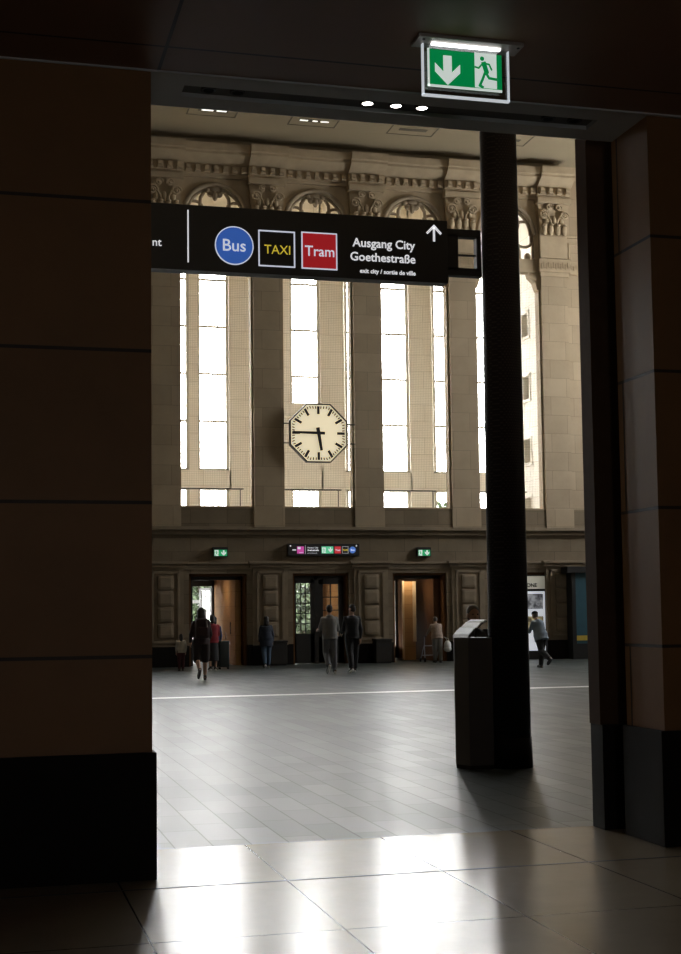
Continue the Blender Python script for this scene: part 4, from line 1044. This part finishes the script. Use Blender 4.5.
# group in front of the open doorway
person('person in red jumper and long dark skirt before the open doorway', 'person', 6.50, 39.2, 1.60, [(-6, 6, 8), (6, 4, 0)], [(10, 10, 20), (25, 8, 40)], M_redtop, M_blackcloth, lean=4, fat=1.06, topk=1.16, skirt=-.12, hairlen=.05, shoes=M_sole)
person('person in blue jumper and dark trousers pushing a suitcase beside the red jumper', 'person', 6.74, 40.3, 1.54, [(-10, 8, 14), (10, 4, 0)], [(-10, 10, 15), (10, 12, 10)], M_bluetop, M_teal, lean=2, fat=1, topk=1.14, hairlen=.04, shoes=M_sole)
M_case = plain('dark_green_suitcase', (.012, .022, .020), .5, var=.15)
sc = thing('suitcase', 'dark upright wheeled suitcase beside the person in the blue jumper', 'suitcase', (6.97, 40.05, 0))
mb = MB(); mb.box(-.145, .145, -.13, .13, .06, .82, .03); mb.build('shell', M_case, sc, True)
for sx__ in (-.12, .12):
    for sy__ in (-.08, .08):
        mb = MB(); mb.cyl((sx__ - .015, sy__, .03), (sx__ + .015, sy__, .03), .03, 12); mb.build('wheel', M_blackcloth, sc, True)
mb = MB(); mb.tube([(-.08, .1, .86), (-.08, .1, 1.05), (.08, .1, 1.05), (.08, .1, .86)], .012, 8); mb.build('pull_handle', M_darkmetal, sc, True)
# old lady with a walker and a white bag
t, F = person('old person in beige patterned jacket and grey trousers leaning on a walker', 'person', 14.02, 41.6, 1.50, [(2, 6, 2), (-4, 4, 4)], [(38, 12, 30), (38, 12, 30)], M_floral, M_greytr, hair=M_hairgrey, lean=16, fat=1.12, topk=1.2, flare=1.08, headturn=(0, 22), shoes=M_blackcloth, trk=1.2)
wk = thing('walker', 'thin metal wheeled walker pushed by the old person in patterned jacket', 'walker', (14.02, 41.6, 0))
wl, wr_ = F.A[-1]['wr'] + F.A[-1]['d'] * .09, F.A[1]['wr'] + F.A[1]['d'] * .09
for sd, hw in ((-1, wl), (1, wr_)):
    mb = MB(); mb.tube([(sd * .27, hw.y - .1, .06), (sd * .26, hw.y - .02, .5), (sd * .24, hw.y + .02, hw.z - .05), (sd * .24, hw.y - .08, hw.z - .03)], .014, 8); mb.tube([(sd * .27, hw.y + .36, .06), (sd * .25, hw.y + .02, .55)], .014, 8); mb.build('side_frame', M_alu, wk, True)
    for yy in (hw.y - .1, hw.y + .36):
        mb = MB(); mb.cyl((sd * .27 - .015, yy, .07), (sd * .27 + .015, yy, .07), .07, 16); mb.build('wheel', M_lampoff, wk, True)
    mb = MB(); mb.tube([(sd * .24, hw.y - .14, hw.z - .03), (sd * .24, hw.y + .0, hw.z - .03)], .02, 8); mb.build('grip', M_blackcloth, wk, True)
for q in ((wl.y + .02, wl.y + .05, .50, .53), (wl.y + .30, wl.y + .32, .2, .22)):
    mb = MB(); mb.box(-.25, .25, *q); mb.build('cross_bar', M_alu, wk)
bg_ = thing('shopping_bag', 'white plastic shopping bag hanging at the right of the walker', 'bag', (14.30, 41.42, 0))
mb = MB(); mb.ell((0, 0, .52), (.12, .10, .17), 16, 12); mb.ell((0, 0, .43), (.13, .11, .10), 16, 10); remeshed(mb, 'bag_body', M_sole, bg_, .012, 3)
for sd in (-1, 1):
    mb = MB(); mb.tube([(sd * .04, 0, .66), (sd * .03, .0, .74), (-.10 + sd * .01, .06, .80)], .008, 6); mb.build('bag_handle', M_sole, bg_, True)
# old man at the right, stooping
person('old person in blue-grey jacket stooping forward as he walks past the poster case', 'person', 15.12, 35.9, 1.66, [(-16, 42, 50), (14, 10, -2)], [(22, 8, 70), (-2, 10, 25)], M_bluegrey, M_blackcloth, hair=M_hairgrey, hat=M_blackcloth, lean=20, rz=math.radians(18), fat=1.04, topk=1.22, flare=1.12, top_z0=-.07, headturn=(0, 18), trk=1.2)
# person reading at the info stand
person('person with short light-rimmed hair standing behind the white reading board', 'person', 5.68, 15.55, 1.67, [(0, 0, 0), (2, 2, 0)], [(18, 10, 60), (18, 10, 60)], M_blackcloth, M_blackcloth, hair=M_hairgrey, lean=3, rz=math.radians(176), fat=1.0, topk=1.2, headturn=(0, 14))
